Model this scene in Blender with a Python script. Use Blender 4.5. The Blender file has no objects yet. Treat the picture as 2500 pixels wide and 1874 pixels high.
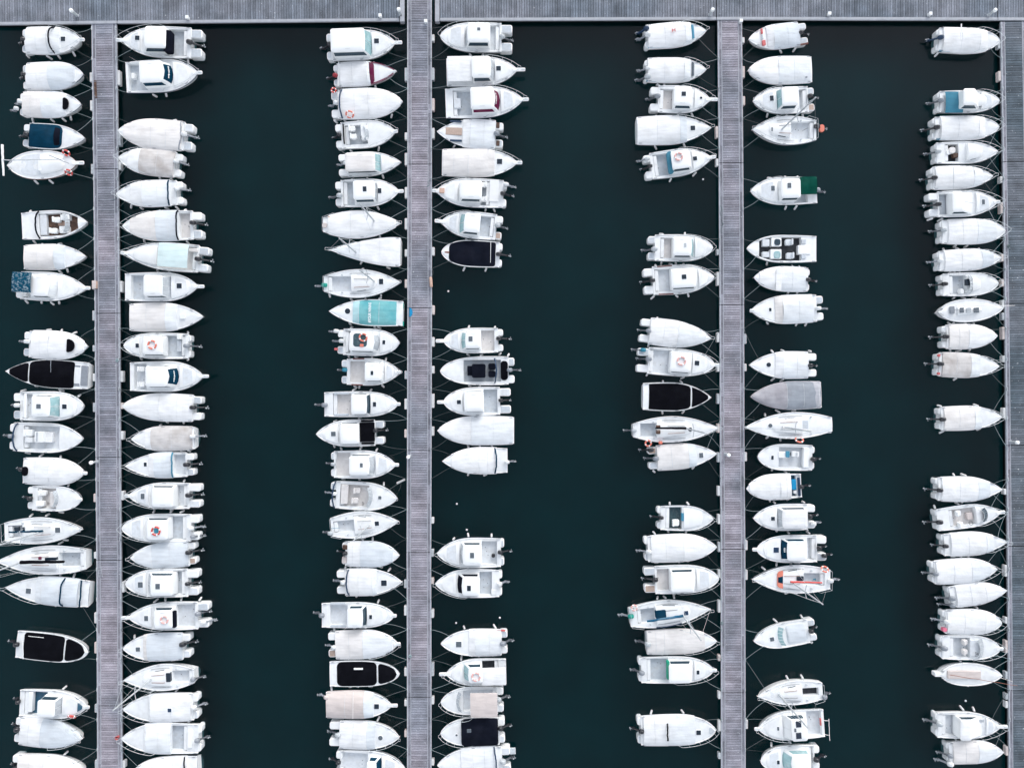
import bpy, math, random
from mathutils import Vector, noise

# ------------------------------------------------------------------ camera, world, sun, exposure
SC = bpy.context.scene
COL = SC.collection
H = 64.0            # camera height above the water
S = 26.0            # photograph pixels per metre on the water
CX, CY = 1250.0, 937.0
cam_d = bpy.data.cameras.new("camera")
cam = bpy.data.objects.new("camera", cam_d)
COL.objects.link(cam)
cam.location = (0, 0, H)
cam.rotation_euler = (0, 0, 0)
cam_d.sensor_fit = 'HORIZONTAL'
cam_d.sensor_width = 36.0
cam_d.lens = 36.0 * H / (2500.0 / S)
cam_d.clip_end = 6000
SC.camera = cam

world = bpy.data.worlds.new("World")
SC.world = world
world.use_nodes = True
nt = world.node_tree
nt.nodes.clear()
sky = nt.nodes.new("ShaderNodeTexSky")
sky.sky_type = 'NISHITA'
sky.sun_disc = False
SUN_EL, SUN_ROT = math.radians(28), math.radians(20)
sky.sun_elevation = SUN_EL
sky.sun_rotation = SUN_ROT
sky.air_density = 1.0
sky.dust_density = 1.2
sky.ozone_density = 1.0
hsv = nt.nodes.new("ShaderNodeHueSaturation")      # a veil of cloud: the blue is nearly washed out
hsv.inputs["Saturation"].default_value = 0.34
bg = nt.nodes.new("ShaderNodeBackground")
bg.inputs["Strength"].default_value = 0.15
wo = nt.nodes.new("ShaderNodeOutputWorld")
nt.links.new(sky.outputs[0], hsv.inputs["Color"])
nt.links.new(hsv.outputs[0], bg.inputs["Color"])
nt.links.new(bg.outputs[0], wo.inputs["Surface"])

sun_d = bpy.data.lights.new("sun", 'SUN')
sun_d.energy = 0.5
sun_d.angle = math.radians(22)
sun_d.color = (1.0, 0.985, 0.965)
sun = bpy.data.objects.new("sun", sun_d)
COL.objects.link(sun)
sun.location = (20, 30, 60)
_dir = Vector((math.sin(SUN_ROT) * math.cos(SUN_EL), math.cos(SUN_ROT) * math.cos(SUN_EL), math.sin(SUN_EL)))
sun.rotation_euler = (-_dir).to_track_quat('-Z', 'Y').to_euler()

SC.view_settings.view_transform = 'Standard'
SC.view_settings.look = 'None'
SC.view_settings.exposure = 1.15
SC.view_settings.gamma = 1.0
SC.view_settings.use_curve_mapping = False
SC.cycles.max_bounces = 6
SC.cycles.transparent_max_bounces = 8
SC.cycles.use_denoising = True

# ------------------------------------------------------------------ helpers
def wpt(px, py, z=0.0):
    k = (H - z) / H / S
    return ((px - CX) * k, (CY - py) * k)

CROPS = {}
for c, ox in (('A', 0), ('C', 760), ('E', 1520)):
    for i, oy in enumerate((0, 380, 760, 1130, 1474)):
        CROPS[c + str(i + 1)] = (ox, oy, 540 / 2212)
for i, oy in enumerate((0, 460, 930, 1384)):
    CROPS['G' + str(i + 1)] = (2230, oy, 270 / 914)

def npx(crop, x, y):
    ox, oy, s = CROPS[crop]
    return ox + x * s, oy + y * s

def tag(o, label=None, cat=None, group=None, kind=None):
    if label: o["label"] = label
    if cat: o["category"] = cat
    if group: o["group"] = group
    if kind: o["kind"] = kind
    return o

def link(name, data, parent=None):
    o = bpy.data.objects.new(name, data)
    COL.objects.link(o)
    if parent is not None:
        o.parent = parent
    return o

class M:
    """collects faces and links them as one mesh object"""
    def __init__(s):
        s.v, s.f = [], []
    def quad(s, a, b, c, d):
        n = len(s.v); s.v += [a, b, c, d]; s.f.append((n, n + 1, n + 2, n + 3))
    def loft(s, rings, close=True, cap0=True, cap1=True):
        n0 = len(s.v); k = len(rings[0])
        for r in rings: s.v += r
        for i in range(len(rings) - 1):
            for j in range(k if close else k - 1):
                j2 = (j + 1) % k
                a = n0 + i * k
                s.f.append((a + j, a + j2, a + k + j2, a + k + j))
        if cap0: s.f.append(tuple(n0 + j for j in reversed(range(k))))
        if cap1: s.f.append(tuple(n0 + (len(rings) - 1) * k + j for j in range(k)))
    def grid(s, rows):
        s.loft(rows, close=False, cap0=False, cap1=False)
    def box(s, x0, x1, y0, y1, z0, z1):
        s.loft([[(x0, y0, z), (x1, y0, z), (x1, y1, z), (x0, y1, z)] for z in (z0, z1)])
    def rbox(s, x0, x1, y0, y1, z0, z1, r=0.08, e=0.03, n=3):
        s.loft([rrect(x0, x1, y0, y1, z0, r, n), rrect(x0, x1, y0, y1, z1 - e, r, n),
                rrect(x0 + e, x1 - e, y0 + e, y1 - e, z1, max(r - e, .004), n)])
    def tube(s, pts, r, n=6, r2=None):
        pts = [Vector(p) for p in pts]
        rings = []
        for i, p in enumerate(pts):
            d = (pts[min(i + 1, len(pts) - 1)] - pts[max(i - 1, 0)]).normalized()
            up = Vector((0, 0, 1)) if abs(d.z) < .9 else Vector((1, 0, 0))
            a = d.cross(up).normalized(); b = d.cross(a)
            rr = r if r2 is None else r + (r2 - r) * i / (len(pts) - 1)
            rings.append([tuple(p + a * rr * math.cos(t) + b * rr * math.sin(t)) for t in [2 * math.pi * k / n for k in range(n)]])
        s.loft(rings)
    def capsule(s, p, q, r, n=8):
        p, q = Vector(p), Vector(q); d = (q - p).normalized()
        up = Vector((0, 0, 1)) if abs(d.z) < .9 else Vector((1, 0, 0))
        a = d.cross(up).normalized(); b = d.cross(a)
        prof = [(-r, .02), (-.8 * r, .6 * r), (-.4 * r, .92 * r), (0, r)]
        ring = lambda c, rr: [tuple(c + a * rr * math.cos(t) + b * rr * math.sin(t)) for t in [2 * math.pi * k / n for k in range(n)]]
        s.loft([ring(p + d * x, rr) for x, rr in prof] + [ring(q - d * x, rr) for x, rr in reversed(prof)])
    def disc(s, x, y, z0, z1, r, n=16, e=.01):
        ring = lambda z, rr: [(x + rr * math.cos(t), y + rr * math.sin(t), z) for t in [2 * math.pi * k / n for k in range(n)]]
        s.loft([ring(z0, r), ring(z1 - e, r), ring(z1, r - e)])
    def torus(s, x, y, z, R, r, a0=0, a1=2 * math.pi, n=24, m=8):
        full = abs(a1 - a0 - 2 * math.pi) < 1e-6
        rings = []
        for i in range(n + 1):
            a = a0 + (a1 - a0) * i / n
            rings.append([(x + (R + r * math.cos(t)) * math.cos(a), y + (R + r * math.cos(t)) * math.sin(a), z + r * math.sin(t))
                          for t in [2 * math.pi * k / m for k in range(m)]])
        s.loft(rings, cap0=not full, cap1=not full)
    def slab(s, a, b, c, d, t):
        """a pane: quad a b c d with thickness t along its normal"""
        A, B, C, D = map(Vector, (a, b, c, d))
        n = (B - A).cross(D - A).normalized()
        if n.z < 0: n = -n
        lo = [A, B, C, D]
        s.loft([[tuple(p) for p in lo], [tuple(p + n * t) for p in lo]])
    def build(s, name, mat, parent=None, ang=35):
        me = bpy.data.meshes.new(name)
        me.from_pydata(s.v, [], s.f)
        me.materials.append(MAT[mat])
        me.polygons.foreach_set("use_smooth", [True] * len(me.polygons))
        me.set_sharp_from_angle(angle=math.radians(ang))
        return link(name, me, parent)

def rrect(x0, x1, y0, y1, z, r, n=3, bulge=0.0):
    r = min(r, (x1 - x0) / 2 - .001, (y1 - y0) / 2 - .001)
    pts = []
    for cx, cy, a in ((x1 - r, y0 + r, -90), (x1 - r, y1 - r, 0), (x0 + r, y1 - r, 90), (x0 + r, y0 + r, 180)):
        for k in range(n + 1):
            t = math.radians(a + 90 * k / n)
            pts.append((cx + r * math.cos(t), cy + r * math.sin(t), z))
        if a == -90:      # middle of the front edge
            pts.append((x1 + bulge, (y0 + y1) / 2, z))
    if bulge:
        ym, hw = (y0 + y1) / 2, (y1 - y0) / 2
        pts = [(x + (bulge * (1 - ((y - ym) / hw) ** 2) if x > x1 - r * .99 and x <= x1 + 1e-6 else 0), y, zz) for x, y, zz in pts]
    return pts

def interp(pts, x):
    if x <= pts[0][0]: return pts[0][1]
    for (a, b), (c, d) in zip(pts, pts[1:]):
        if x <= c: return b + (d - b) * (x - a) / (c - a)
    return pts[-1][1]

# ------------------------------------------------------------------ materials
MAT = {}
def mat(name, col, rough=.5, var=.0, vs=3.0, stain=None, stain_amt=.0, bump=.0, bs=20.0, rnd=.0, spec=.5, metal=0.0, coat=0.0, streak=0.0):
    m = bpy.data.materials.new(name); m.use_nodes = True
    n, l = m.node_tree.nodes, m.node_tree.links
    b = n["Principled BSDF"]
    b.inputs["Roughness"].default_value = rough
    b.inputs["Specular IOR Level"].default_value = spec
    b.inputs["Metallic"].default_value = metal
    b.inputs["Coat Weight"].default_value = coat
    b.inputs["Base Color"].default_value = (*col, 1)
    tc = n.new("ShaderNodeTexCoord"); geo = n.new("ShaderNodeNewGeometry")
    cur = None
    rgb = n.new("ShaderNodeRGB"); rgb.outputs[0].default_value = (*col, 1); cur = rgb.outputs[0]
    def noisetex(scale, detail=4):
        t = n.new("ShaderNodeTexNoise"); t.inputs["Scale"].default_value = scale; t.inputs["Detail"].default_value = detail
        l.new(geo.outputs["Position"], t.inputs["Vector"]); return t
    def mix(fac, a, bcol, mode='MIX'):
        x = n.new("ShaderNodeMix"); x.data_type = 'RGBA'; x.blend_type = mode
        if isinstance(fac, float): x.inputs[0].default_value = fac
        else: l.new(fac, x.inputs[0])
        l.new(a, x.inputs[6])
        if isinstance(bcol, tuple): x.inputs[7].default_value = (*bcol, 1)
        else: l.new(bcol, x.inputs[7])
        return x.outputs[2]
    def rng(sock, a, b_, c, d):
        r = n.new("ShaderNodeMapRange"); r.inputs[1].default_value = a; r.inputs[2].default_value = b_
        r.inputs[3].default_value = c; r.inputs[4].default_value = d
        l.new(sock, r.inputs[0]); return r.outputs[0]
    if stain:
        t = noisetex(vs * .6, 6)
        cur = mix(rng(t.outputs[0], .48, .75, 0, stain_amt), cur, stain)
    if var:
        t = noisetex(vs, 5)
        f = rng(t.outputs[0], .3, .7, 1 - var, 1 + var)
        h = n.new("ShaderNodeHueSaturation"); l.new(f, h.inputs["Value"]); l.new(cur, h.inputs["Color"]); cur = h.outputs[0]
    if streak:
        mp = n.new("ShaderNodeMapping"); mp.inputs["Scale"].default_value = (.7, 4.5, 2)
        l.new(geo.outputs["Position"], mp.inputs["Vector"])
        t = n.new("ShaderNodeTexNoise"); t.inputs["Scale"].default_value = 1.0; t.inputs["Detail"].default_value = 5
        l.new(mp.outputs[0], t.inputs["Vector"])
        h = n.new("ShaderNodeHueSaturation"); l.new(rng(t.outputs[0], .42, .72, 1, 1 - streak), h.inputs["Value"]); l.new(cur, h.inputs["Color"]); cur = h.outputs[0]
    if rnd:
        oi = n.new("ShaderNodeObjectInfo")
        h = n.new("ShaderNodeHueSaturation"); l.new(rng(oi.outputs["Random"], 0, 1, 1 - rnd, 1 + rnd), h.inputs["Value"])
        l.new(cur, h.inputs["Color"]); cur = h.outputs[0]
    l.new(cur, b.inputs["Base Color"])
    if bump:
        t = noisetex(bs, 4); bm = n.new("ShaderNodeBump"); bm.inputs["Strength"].default_value = bump; bm.inputs["Distance"].default_value = .05
        l.new(t.outputs[0], bm.inputs["Height"]); l.new(bm.outputs[0], b.inputs["Normal"])
    MAT[name] = m
    return m

DIRT = (.42, .40, .36)
mat("gel", (.80, .81, .81), .28, .03, 1.2, DIRT, .16, rnd=.03)
mat("gel_deck", (.77, .785, .79), .45, .05, 2.5, DIRT, .22, rnd=.03)
mat("roofwhite", (.82, .83, .83), .4, .02, 1.5, DIRT, .10)
mat("floor", (.50, .54, .58), .7, .08, 4, DIRT, .35)
mat("floorlight", (.64, .67, .70), .7, .06, 4, DIRT, .3)
mat("floorcream", (.66, .635, .62), .7, .06, 4, DIRT, .3)
mat("floordark", (.012, .016, .022), .7, .2, 6, (.08, .09, .1), .4)
mat("floorteal", (.03, .07, .085), .7, .25, 6, (.2, .22, .22), .3)
mat("floorblue", (.02, .09, .15), .6, .2, 6, (.25, .25, .25), .3)
mat("floorbrown", (.07, .035, .022), .6, .3, 5, (.3, .18, .12), .5)
mat("teak", (.44, .33, .27), .6, .1, 8, (.3, .22, .18), .4)
def canvas(name, col, stain=DIRT, amt=.22, var=.035):
    mat(name, col, .9, var, 1.3, stain, amt, bump=.35, bs=5.0, rnd=.02, spec=.2 if sum(col) > .4 else .04, streak=.14)
canvas("cwhite", (.785, .79, .795))
canvas("ccream", (.745, .72, .70), (.5, .45, .41), .25)
canvas("cgrey", (.64, .68, .715), (.46, .46, .46), .22)
canvas("cpale", (.725, .75, .77), (.5, .49, .47), .2)
canvas("cstain", (.60, .575, .56), (.32, .27, .24), .6, .08)
canvas("cbeige", (.60, .535, .51), (.46, .39, .36), .3)
canvas("cmint", (.62, .745, .745), (.8, .8, .8), .2)
canvas("cteal", (.20, .48, .50), (.03, .33, .40), .55)
canvas("cteallight", (.45, .66, .69), (.4, .6, .6), .3)
canvas("cnavy", (.003, .034, .066), (.12, .16, .2), .08, .2)
canvas("cnavyblack", (.006, .0078, .0145), (.05, .05, .07), .1, .2)
canvas("cblack", (.0038, .0040, .0062), (.05, .055, .07), .05, .2)
canvas("cblue", (.006, .085, .17), (.5, .6, .6), .35, .15)
canvas("cskyblue", (.06, .22, .31), (.03, .12, .2), .5, .1)
canvas("cgreen", (.003, .058, .042), (.1, .2, .15), .1, .15)
canvas("cgreenbright", (.015, .30, .19))
canvas("ctarp", (.34, .33, .355), (.62, .62, .64), .35, .1)
canvas("ctarp_blue", (.30, .325, .36), (.2, .2, .22), .5, .1)
canvas("ctarp_light", (.47, .47, .50))
canvas("cmaroon", (.12, .014, .05))
canvas("corange", (.72, .24, .17), (.6, .1, .08), .3)
canvas("cseam", (.62, .64, .66))
mat("cspeck", (.002, .055, .10), .9, .15, 9, (.6, .68, .7), .55, bump=.2, bs=5, spec=.05)
mat("glassteal", (.26, .42, .44), .08, .12, 3, (.55, .62, .62), .5)  # pale teal paints in the reflection and interior seen in the panes
mat("glassgrey", (.40, .43, .46), .08, .12, 3, (.6, .63, .65), .5)
mat("glassdark", (.025, .05, .07), .06, .15, 3)
mat("hatch", (.012, .022, .035), .12, .2, 10)
mat("hatchgrey", (.10, .12, .14), .12, .2, 10)
mat("rubber", (.012, .012, .016), .5)
mat("mblack", (.012, .013, .018), .3, coat=.3)
mat("mgrey", (.23, .25, .28), .35, .1, 5)
mat("mdark", (.09, .10, .115), .4, .2, 6)
mat("mlight", (.42, .45, .47), .4, .2, 6)
mat("mwhite", (.66, .68, .69), .5, .1, 6, DIRT, .35)
mat("mblue", (.02, .2, .29), .5, .2, 5)
mat("mred", (.30, .02, .03), .4, .2, 5)
mat("mgreen", (.0, .26, .20), .6, .1, 5)
mat("mpink", (.75, .18, .27), .5)
mat("prop", (.27, .30, .32), .5, .3, 9)
mat("steel", (.50, .54, .56), .4, .2, 5)
mat("alu", (.40, .42, .46), .5, .12, 4, (.25, .25, .28), .4)
mat("navypaint", (.006, .03, .075), .4)
mat("maroonpaint", (.14, .016, .05), .4)
mat("bluepaint", (.05, .24, .36), .4)
mat("redpaint", (.55, .12, .12), .5)
mat("brownpaint", (.16, .06, .05), .5)
mat("fender", (.62, .63, .63), .5, .06, 6, DIRT, .4, rnd=.06)
mat("ringorange", (.68, .19, .13), .6, .06, 8)
mat("ringfaded", (.70, .40, .37), .7, .06, 8)
mat("ringred", (.55, .07, .06), .6, .1, 8)
mat("rope", (.16, .21, .22), .9, rnd=.8)
mat("wood_trim", (.22, .09, .06), .5, .2, 8)
mat("bluecloth", (.0, .24, .48), .8, .1, 6)
mat("tan", (.56, .38, .30), .7, .1, 6)
mat("solar", (.02, .03, .05), .2)

# deck boards: grain along the board, a tone of its own for each board, wear that crosses boards
def wood(name, a, b, rnd=.20, along='Y'):
    m = bpy.data.materials.new(name); m.use_nodes = True
    n, l = m.node_tree.nodes, m.node_tree.links
    bs = n["Principled BSDF"]; bs.inputs["Roughness"].default_value = .8; bs.inputs["Specular IOR Level"].default_value = .25
    geo = n.new("ShaderNodeNewGeometry"); oi = n.new("ShaderNodeObjectInfo")
    mp = n.new("ShaderNodeMapping"); mp.inputs["Scale"].default_value = (3, 40, 1) if along == 'X' else (40, 3, 1)
    l.new(geo.outputs["Position"], mp.inputs["Vector"])
    g = n.new("ShaderNodeTexNoise"); g.inputs["Scale"].default_value = 1.0; g.inputs["Detail"].default_value = 5
    l.new(mp.outputs[0], g.inputs["Vector"])
    w = n.new("ShaderNodeTexNoise"); w.inputs["Scale"].default_value = .14; w.inputs["Detail"].default_value = 6
    l.new(geo.outputs["Position"], w.inputs["Vector"])
    f = n.new("ShaderNodeTexNoise"); f.inputs["Scale"].default_value = 16; f.inputs["Detail"].default_value = 4
    l.new(geo.outputs["Position"], f.inputs["Vector"])
    def mixc(fac, A, B):
        x = n.new("ShaderNodeMix"); x.data_type = 'RGBA'
        if isinstance(fac, float): x.inputs[0].default_value = fac
        else: l.new(fac, x.inputs[0])
        for s_, v in ((6, A), (7, B)):
            if isinstance(v, tuple): x.inputs[s_].default_value = (*v, 1)
            else: l.new(v, x.inputs[s_])
        return x.outputs[2]
    def rng(sock, a_, b_, c, d):
        r = n.new("ShaderNodeMapRange"); r.inputs[1].default_value = a_; r.inputs[2].default_value = b_
        r.inputs[3].default_value = c; r.inputs[4].default_value = d
        l.new(sock, r.inputs[0]); return r.outputs[0]
    c = mixc(rng(w.outputs[0], .40, .60, 0, 1), a, b)
    def val(fac, cc):
        h = n.new("ShaderNodeHueSaturation"); l.new(fac, h.inputs["Value"]); l.new(cc, h.inputs["Color"]); return h.outputs[0]
    c = val(rng(g.outputs[0], .3, .7, .75, 1.25), c)
    c = val(rng(f.outputs[0], .3, .7, .70, 1.30), c)
    c = val(rng(oi.outputs["Random"], 0, 1, 1 - rnd, 1 + rnd), c)
    sp = n.new("ShaderNodeTexNoise"); sp.inputs["Scale"].default_value = 5.5; sp.inputs["Detail"].default_value = 2
    l.new(geo.outputs["Position"], sp.inputs["Vector"])
    c = mixc(rng(sp.outputs[0], .69, .74, 0, .75), c, (.60, .61, .63))       # droppings and salt
    st = n.new("ShaderNodeTexNoise"); st.inputs["Scale"].default_value = .8; st.inputs["Detail"].default_value = 5
    l.new(geo.outputs["Position"], st.inputs["Vector"])
    c = val(rng(st.outputs[0], .35, .7, 1.14, .72), c)                       # damp patches
    l.new(c, bs.inputs["Base Color"])
    MAT[name] = m
wood("wood_pier", (.235, .245, .285), (.335, .31, .35), along='X')
wood("wood_blue", (.095, .122, .146), (.145, .16, .185), along='X')
wood("wood_jetty", (.145, .17, .205), (.21, .223, .257), along='Y')
wood("wood_side", (.20, .205, .24), (.27, .26, .295), along='Y', rnd=.25)
mat("kerb", (.36, .375, .41), .7, .1, 3, (.3, .31, .33), .4, bump=.1)
mat("pontoon", (.03, .032, .036), .8, .1, 2)

# water: a thin glossy surface; below it the murky bed, which takes the shade of the hulls
def water_mat():
    m = bpy.data.materials.new("water"); m.use_nodes = True
    n, l = m.node_tree.nodes, m.node_tree.links
    n.clear()
    out = n.new("ShaderNodeOutputMaterial")
    gl = n.new("ShaderNodeBsdfGlossy"); gl.inputs["Roughness"].default_value = .2; gl.inputs["Color"].default_value = (.95, .92, 1, 1)
    tr = n.new("ShaderNodeBsdfTransparent"); tr.inputs["Color"].default_value = (.50, .78, .80, 1)
    fr = n.new("ShaderNodeFresnel"); fr.inputs["IOR"].default_value = 1.28
    mx = n.new("ShaderNodeMixShader")
    geo = n.new("ShaderNodeNewGeometry")
    mp = n.new("ShaderNodeMapping"); mp.inputs["Rotation"].default_value = (0, 0, .5); mp.inputs["Scale"].default_value = (1, 1.8, 1)
    l.new(geo.outputs["Position"], mp.inputs["Vector"])
    t = n.new("ShaderNodeTexNoise"); t.inputs["Scale"].default_value = .9; t.inputs["Detail"].default_value = 3
    l.new(mp.outputs[0], t.inputs["Vector"])
    b = n.new("ShaderNodeBump"); b.inputs["Strength"].default_value = .12; b.inputs["Distance"].default_value = .06
    l.new(t.outputs[0], b.inputs["Height"])
    l.new(b.outputs[0], gl.inputs["Normal"]); l.new(b.outputs[0], fr.inputs["Normal"])
    l.new(fr.outputs[0], mx.inputs[0]); l.new(tr.outputs[0], mx.inputs[1]); l.new(gl.outputs[0], mx.inputs[2])
    l.new(mx.outputs[0], out.inputs["Surface"])
    MAT["water"] = m
water_mat()
mat("bed", (.002, .056, .059), 1.0, .12, .25, spec=0)

# ------------------------------------------------------------------ setting: water and bed
R_ = 2500
m_ = M(); m_.quad((-R_, -R_, 0), (R_, -R_, 0), (R_, R_, 0), (-R_, R_, 0)); tag(m_.build("water", "water"), kind="structure", label="dark green harbour water between the piers")
m_ = M(); m_.quad((-R_, -R_, -3.4), (R_, -R_, -3.4), (R_, R_, -3.4), (-R_, R_, -3.4)); tag(m_.build("harbour_bed", "bed"), kind="structure", label="murky harbour bed under the water")

# ------------------------------------------------------------------ piers
ZP = .50
PIER_L = {1: [(-60, 222), (56, 223), (413, 227.5), (765, 231), (1116, 233), (1367, 235), (1722, 236.5), (1960, 237.5)],
          2: [(-60, 994), (52, 994), (401, 994.4), (751, 994.4), (1099, 993.5), (1348, 992.5), (1701, 993.5), (1960, 993.5)],
          3: [(-60, 1752), (50, 1752), (398, 1755), (744, 1757), (1092, 1758), (1340, 1760), (1690, 1760.5), (1960, 1761)],
          4: [(-60, 2442), (56, 2443), (395, 2448.5), (741, 2453.5), (1087, 2457.5), (1333, 2460), (1685, 2462.5), (1960, 2464)]}
PIER_W = {1: 61, 2: 60, 3: 59.7, 4: 62}
PIER_START = {1: 58.5, 2: -70, 3: 49.5, 4: 53}
PIER_NAME = {1: "first", 2: "second", 3: "third", 4: "fourth"}
ORD = "first second third fourth fifth sixth seventh eighth ninth tenth eleventh twelfth thirteenth fourteenth fifteenth sixteenth seventeenth eighteenth nineteenth twentieth twenty-first twenty-second twenty-third twenty-fourth twenty-fifth twenty-sixth".split()
RND = random.Random(7)
CLEAT_Y = [71 + 73.2 * i for i in range(26)]
# dock fenders along the pier edges: (photo y, length in photo px)
DOCKF = {(1, 0): [(188, 23), (257, 25), (412, 24), (697, 18), (770, 24), (850, 15), (921, 19), (994, 22), (1215, 20), (1355, 16), (1508, 26), (1581, 27), (1729, 20), (1866, 22)],
         (1, 1): [(190, 36), (340, 32), (405, 20), (700, 27), (919, 27), (991, 15), (1063, 21), (1210, 22), (1433, 26), (1866, 18)],
         (2, 0): [(181, 32), (332, 18), (388, 30), (470, 27), (546, 27), (617, 17), (692, 20), (915, 20), (986, 26), (1058, 20), (1425, 20), (1490, 24), (1640, 20), (1716, 15), (1791, 16)],
         (2, 1): [(92, 16), (180, 30), (255, 30), (325, 26), (613, 20), (756, 22), (834, 23), (902, 18), (978, 34), (1052, 22), (1270, 15), (1350, 18), (1418, 15), (1498, 20), (1634, 32), (1710, 18), (1861, 15)],
         (3, 0): [(322, 28), (396, 18), (615, 14), (680, 33), (823, 24), (897, 20), (973, 25), (1045, 22), (1116, 24), (1198, 24), (1267, 24), (1335, 24), (1400, 20), (1480, 30), (1606, 15), (1697, 18), (1772, 26), (1845, 15)],
         (3, 1): [(98, 14), (176, 28), (246, 22), (827, 24), (897, 18), (1115, 22), (1331, 24), (1403, 24), (1768, 22)],
         (4, 0): [(108, 20), (185, 24), (438, 16), (507, 27), (629, 18), (690, 18), (742, 20), (772, 18), (813, 30), (876, 16), (1008, 26), (1200, 14), (1393, 28), (1514, 16), (1578, 30), (1648, 18), (1700, 15), (1720, 16), (1833, 22)]}

def pier_x(p, py, side=0, z=ZP):
    return interp(PIER_L[p], py) + (PIER_W[p] if side else 0)

def make_pier(p):
    nodes = [y for y, _ in PIER_L[p]][1:]
    nodes[0] = PIER_START[p] if p != 2 else nodes[0]
    if p == 2: nodes = [PIER_START[2]] + nodes
    board = None
    for k in range(len(nodes) - 1):
        ya, yb = nodes[k] + .5, nodes[k + 1] - .5
        (ax, ay), (bx, by) = wpt(interp(PIER_L[p], ya), ya, ZP), wpt(interp(PIER_L[p], yb), yb, ZP)
        W = PIER_W[p] / S * (H - ZP) / H
        L = math.hypot(bx - ax, by - ay)
        root = link("pier", None); root.empty_display_size = .1
        root.location = (ax, ay, 0)
        root.rotation_euler = (0, 0, math.atan2(by - ay, bx - ax))      # local x runs down the pier, y = towards photo right
        tag(root, kind="structure", label=f"{ORD[k]} grey timber pontoon section of the {PIER_NAME[p]} pier from the left")
        wm = "wood_blue" if p == 4 else "wood_pier"
        f = M(); f.box(.02, L - .02, .16, W - .16, -.25, ZP - .06); f.build("float", "pontoon", root)
        for s_ in (0, 1):
            y0 = 0 if s_ == 0 else W - .115
            f = M(); f.rbox(0, L, y0, y0 + .115, .34, ZP + .012, .02, .012, 1); f.build("edge_beam", "alu", root)
            y1 = .335 if s_ == 0 else W - .335 - .05
            f = M(); f.box(0, L, y1, y1 + .05, ZP - .05, ZP + .006); f.build("channel_strip", "alu", root)
            # lid boards of the service channel
            yb0 = .12 if s_ == 0 else W - .335 + .005
            x = 0.0
            while x < L - .05:
                ln = min(RND.choice((.9, 1.35, 1.35, 1.8)), L - x)
                f = M(); f.box(x + .012, x + ln - .012, yb0, yb0 + .207, ZP - .05, ZP - .004 + RND.uniform(-.004, .004))
                f.build("channel_lid", "wood_side", root); x += ln
        n = round(L / .228); pitch = L / n
        bw = W - 2 * .392
        f = M(); f.box(-pitch / 2 + .018, pitch / 2 - .018, 0, bw, -.045, 0)
        b0 = f.build("plank", wm, root); b0.location = (pitch / 2, .392, ZP)
        for i in range(1, n):
            b = b0.copy(); COL.objects.link(b); b.location = (pitch * (i + .5), .392 + RND.uniform(-.006, .006), ZP + RND.uniform(-.006, .006))
        # cleats and dock fenders
        for s_ in (0, 1):
            if p == 4 and s_ == 1: continue
            for cy in CLEAT_Y:
                if ya <= cy < yb:
                    x = (cy - ya) / (yb - ya) * L
                    y = .058 if s_ == 0 else W - .058
                    f = M(); f.capsule((x - .15, y, ZP + .09), (x + .15, y, ZP + .09), .03, 6); f.box(x - .06, x + .06, y - .03, y + .03, ZP, ZP + .08)
                    f.build("cleat", "steel", root)
            for fy, ln in DOCKF.get((p, s_), []):
                if ya <= fy < yb:
                    x = (fy - ya) / (yb - ya) * L; h = ln / S / 2
                    y = -.12 if s_ == 0 else W + .12
                    f = M(); f.rbox(x - h, x + h, y - .135, y + .12, .08, ZP - .03, .06, .04)
                    f.build("dock_fender", RND.choice(("fender", "fender", "fender", "cbeige", "mlight")), root)
for p in (1, 2, 3, 4): make_pier(p)

# jetty across the top
JEDGE = [(-80, 63), (0, 62), (290, 58.6), (760, 54), (985, 52.5), (1063, 52), (1300, 51), (1520, 50), (2060, 49), (2500, 51), (2600, 51.5)]
ZJ = .56
def make_jetty(xa, xb, which):
    root = link("jetty", None)
    tag(root, kind="structure", label=f"grey boarded jetty across the pier heads, {which}")
    (ax, ay), (bx, by) = wpt(xa + .6, interp(JEDGE, xa), ZJ), wpt(xb - .6, interp(JEDGE, xb), ZJ)
    L = math.hypot(bx - ax, by - ay)
    root.location = (ax, ay, 0); root.rotation_euler = (0, 0, math.atan2(by - ay, bx - ax))
    D = 4.4
    f = M(); f.box(.03, L - .03, .22, D, -.3, ZJ - .06); f.build("float", "pontoon", root)
    f = M(); f.rbox(0, L, 0.03, .29, .42, ZJ + .03, .03, .015, 1); f.build("edge_beam", "kerb", root)
    n = round(L / .238); pitch = L / n
    f = M(); f.box(-pitch / 2 + .019, pitch / 2 - .019, 0, D - .3, -.045, 0)
    b0 = f.build("plank", "wood_jetty", root); b0.location = (pitch / 2, .30, ZJ)
    for i in range(1, n):
        b = b0.copy(); COL.objects.link(b); b.location = (pitch * (i + .5), .30 + RND.uniform(-.008, .004), ZJ + RND.uniform(-.006, .006))
for xa, xb, wh in ((-70, 286, "length beyond the first pier"), (286, 975, "length between the first and second piers"),
                   (1074, 1749, "length between the second and third piers"), (1749, 2436, "length between the third and fourth piers"), (2436, 2580, "last length behind the fourth pier")):
    make_jetty(xa, xb, wh)
for xa, xb, s_ in ((976, 987, 0), (1062, 1073, 1)):      # frames beside the pier head where it passes through the jetty
    f = M(); (x0, y0), (x1, y1) = wpt(xa, 53, ZJ), wpt(xb, -80, ZJ)
    f.rbox(x0, x1, y0, y1, .1, ZJ + .03, .03, .015, 1)
    tag(f.build("kerb", "kerb"), kind="structure", label="pale kerb beside the gangway through the jetty")

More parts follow.
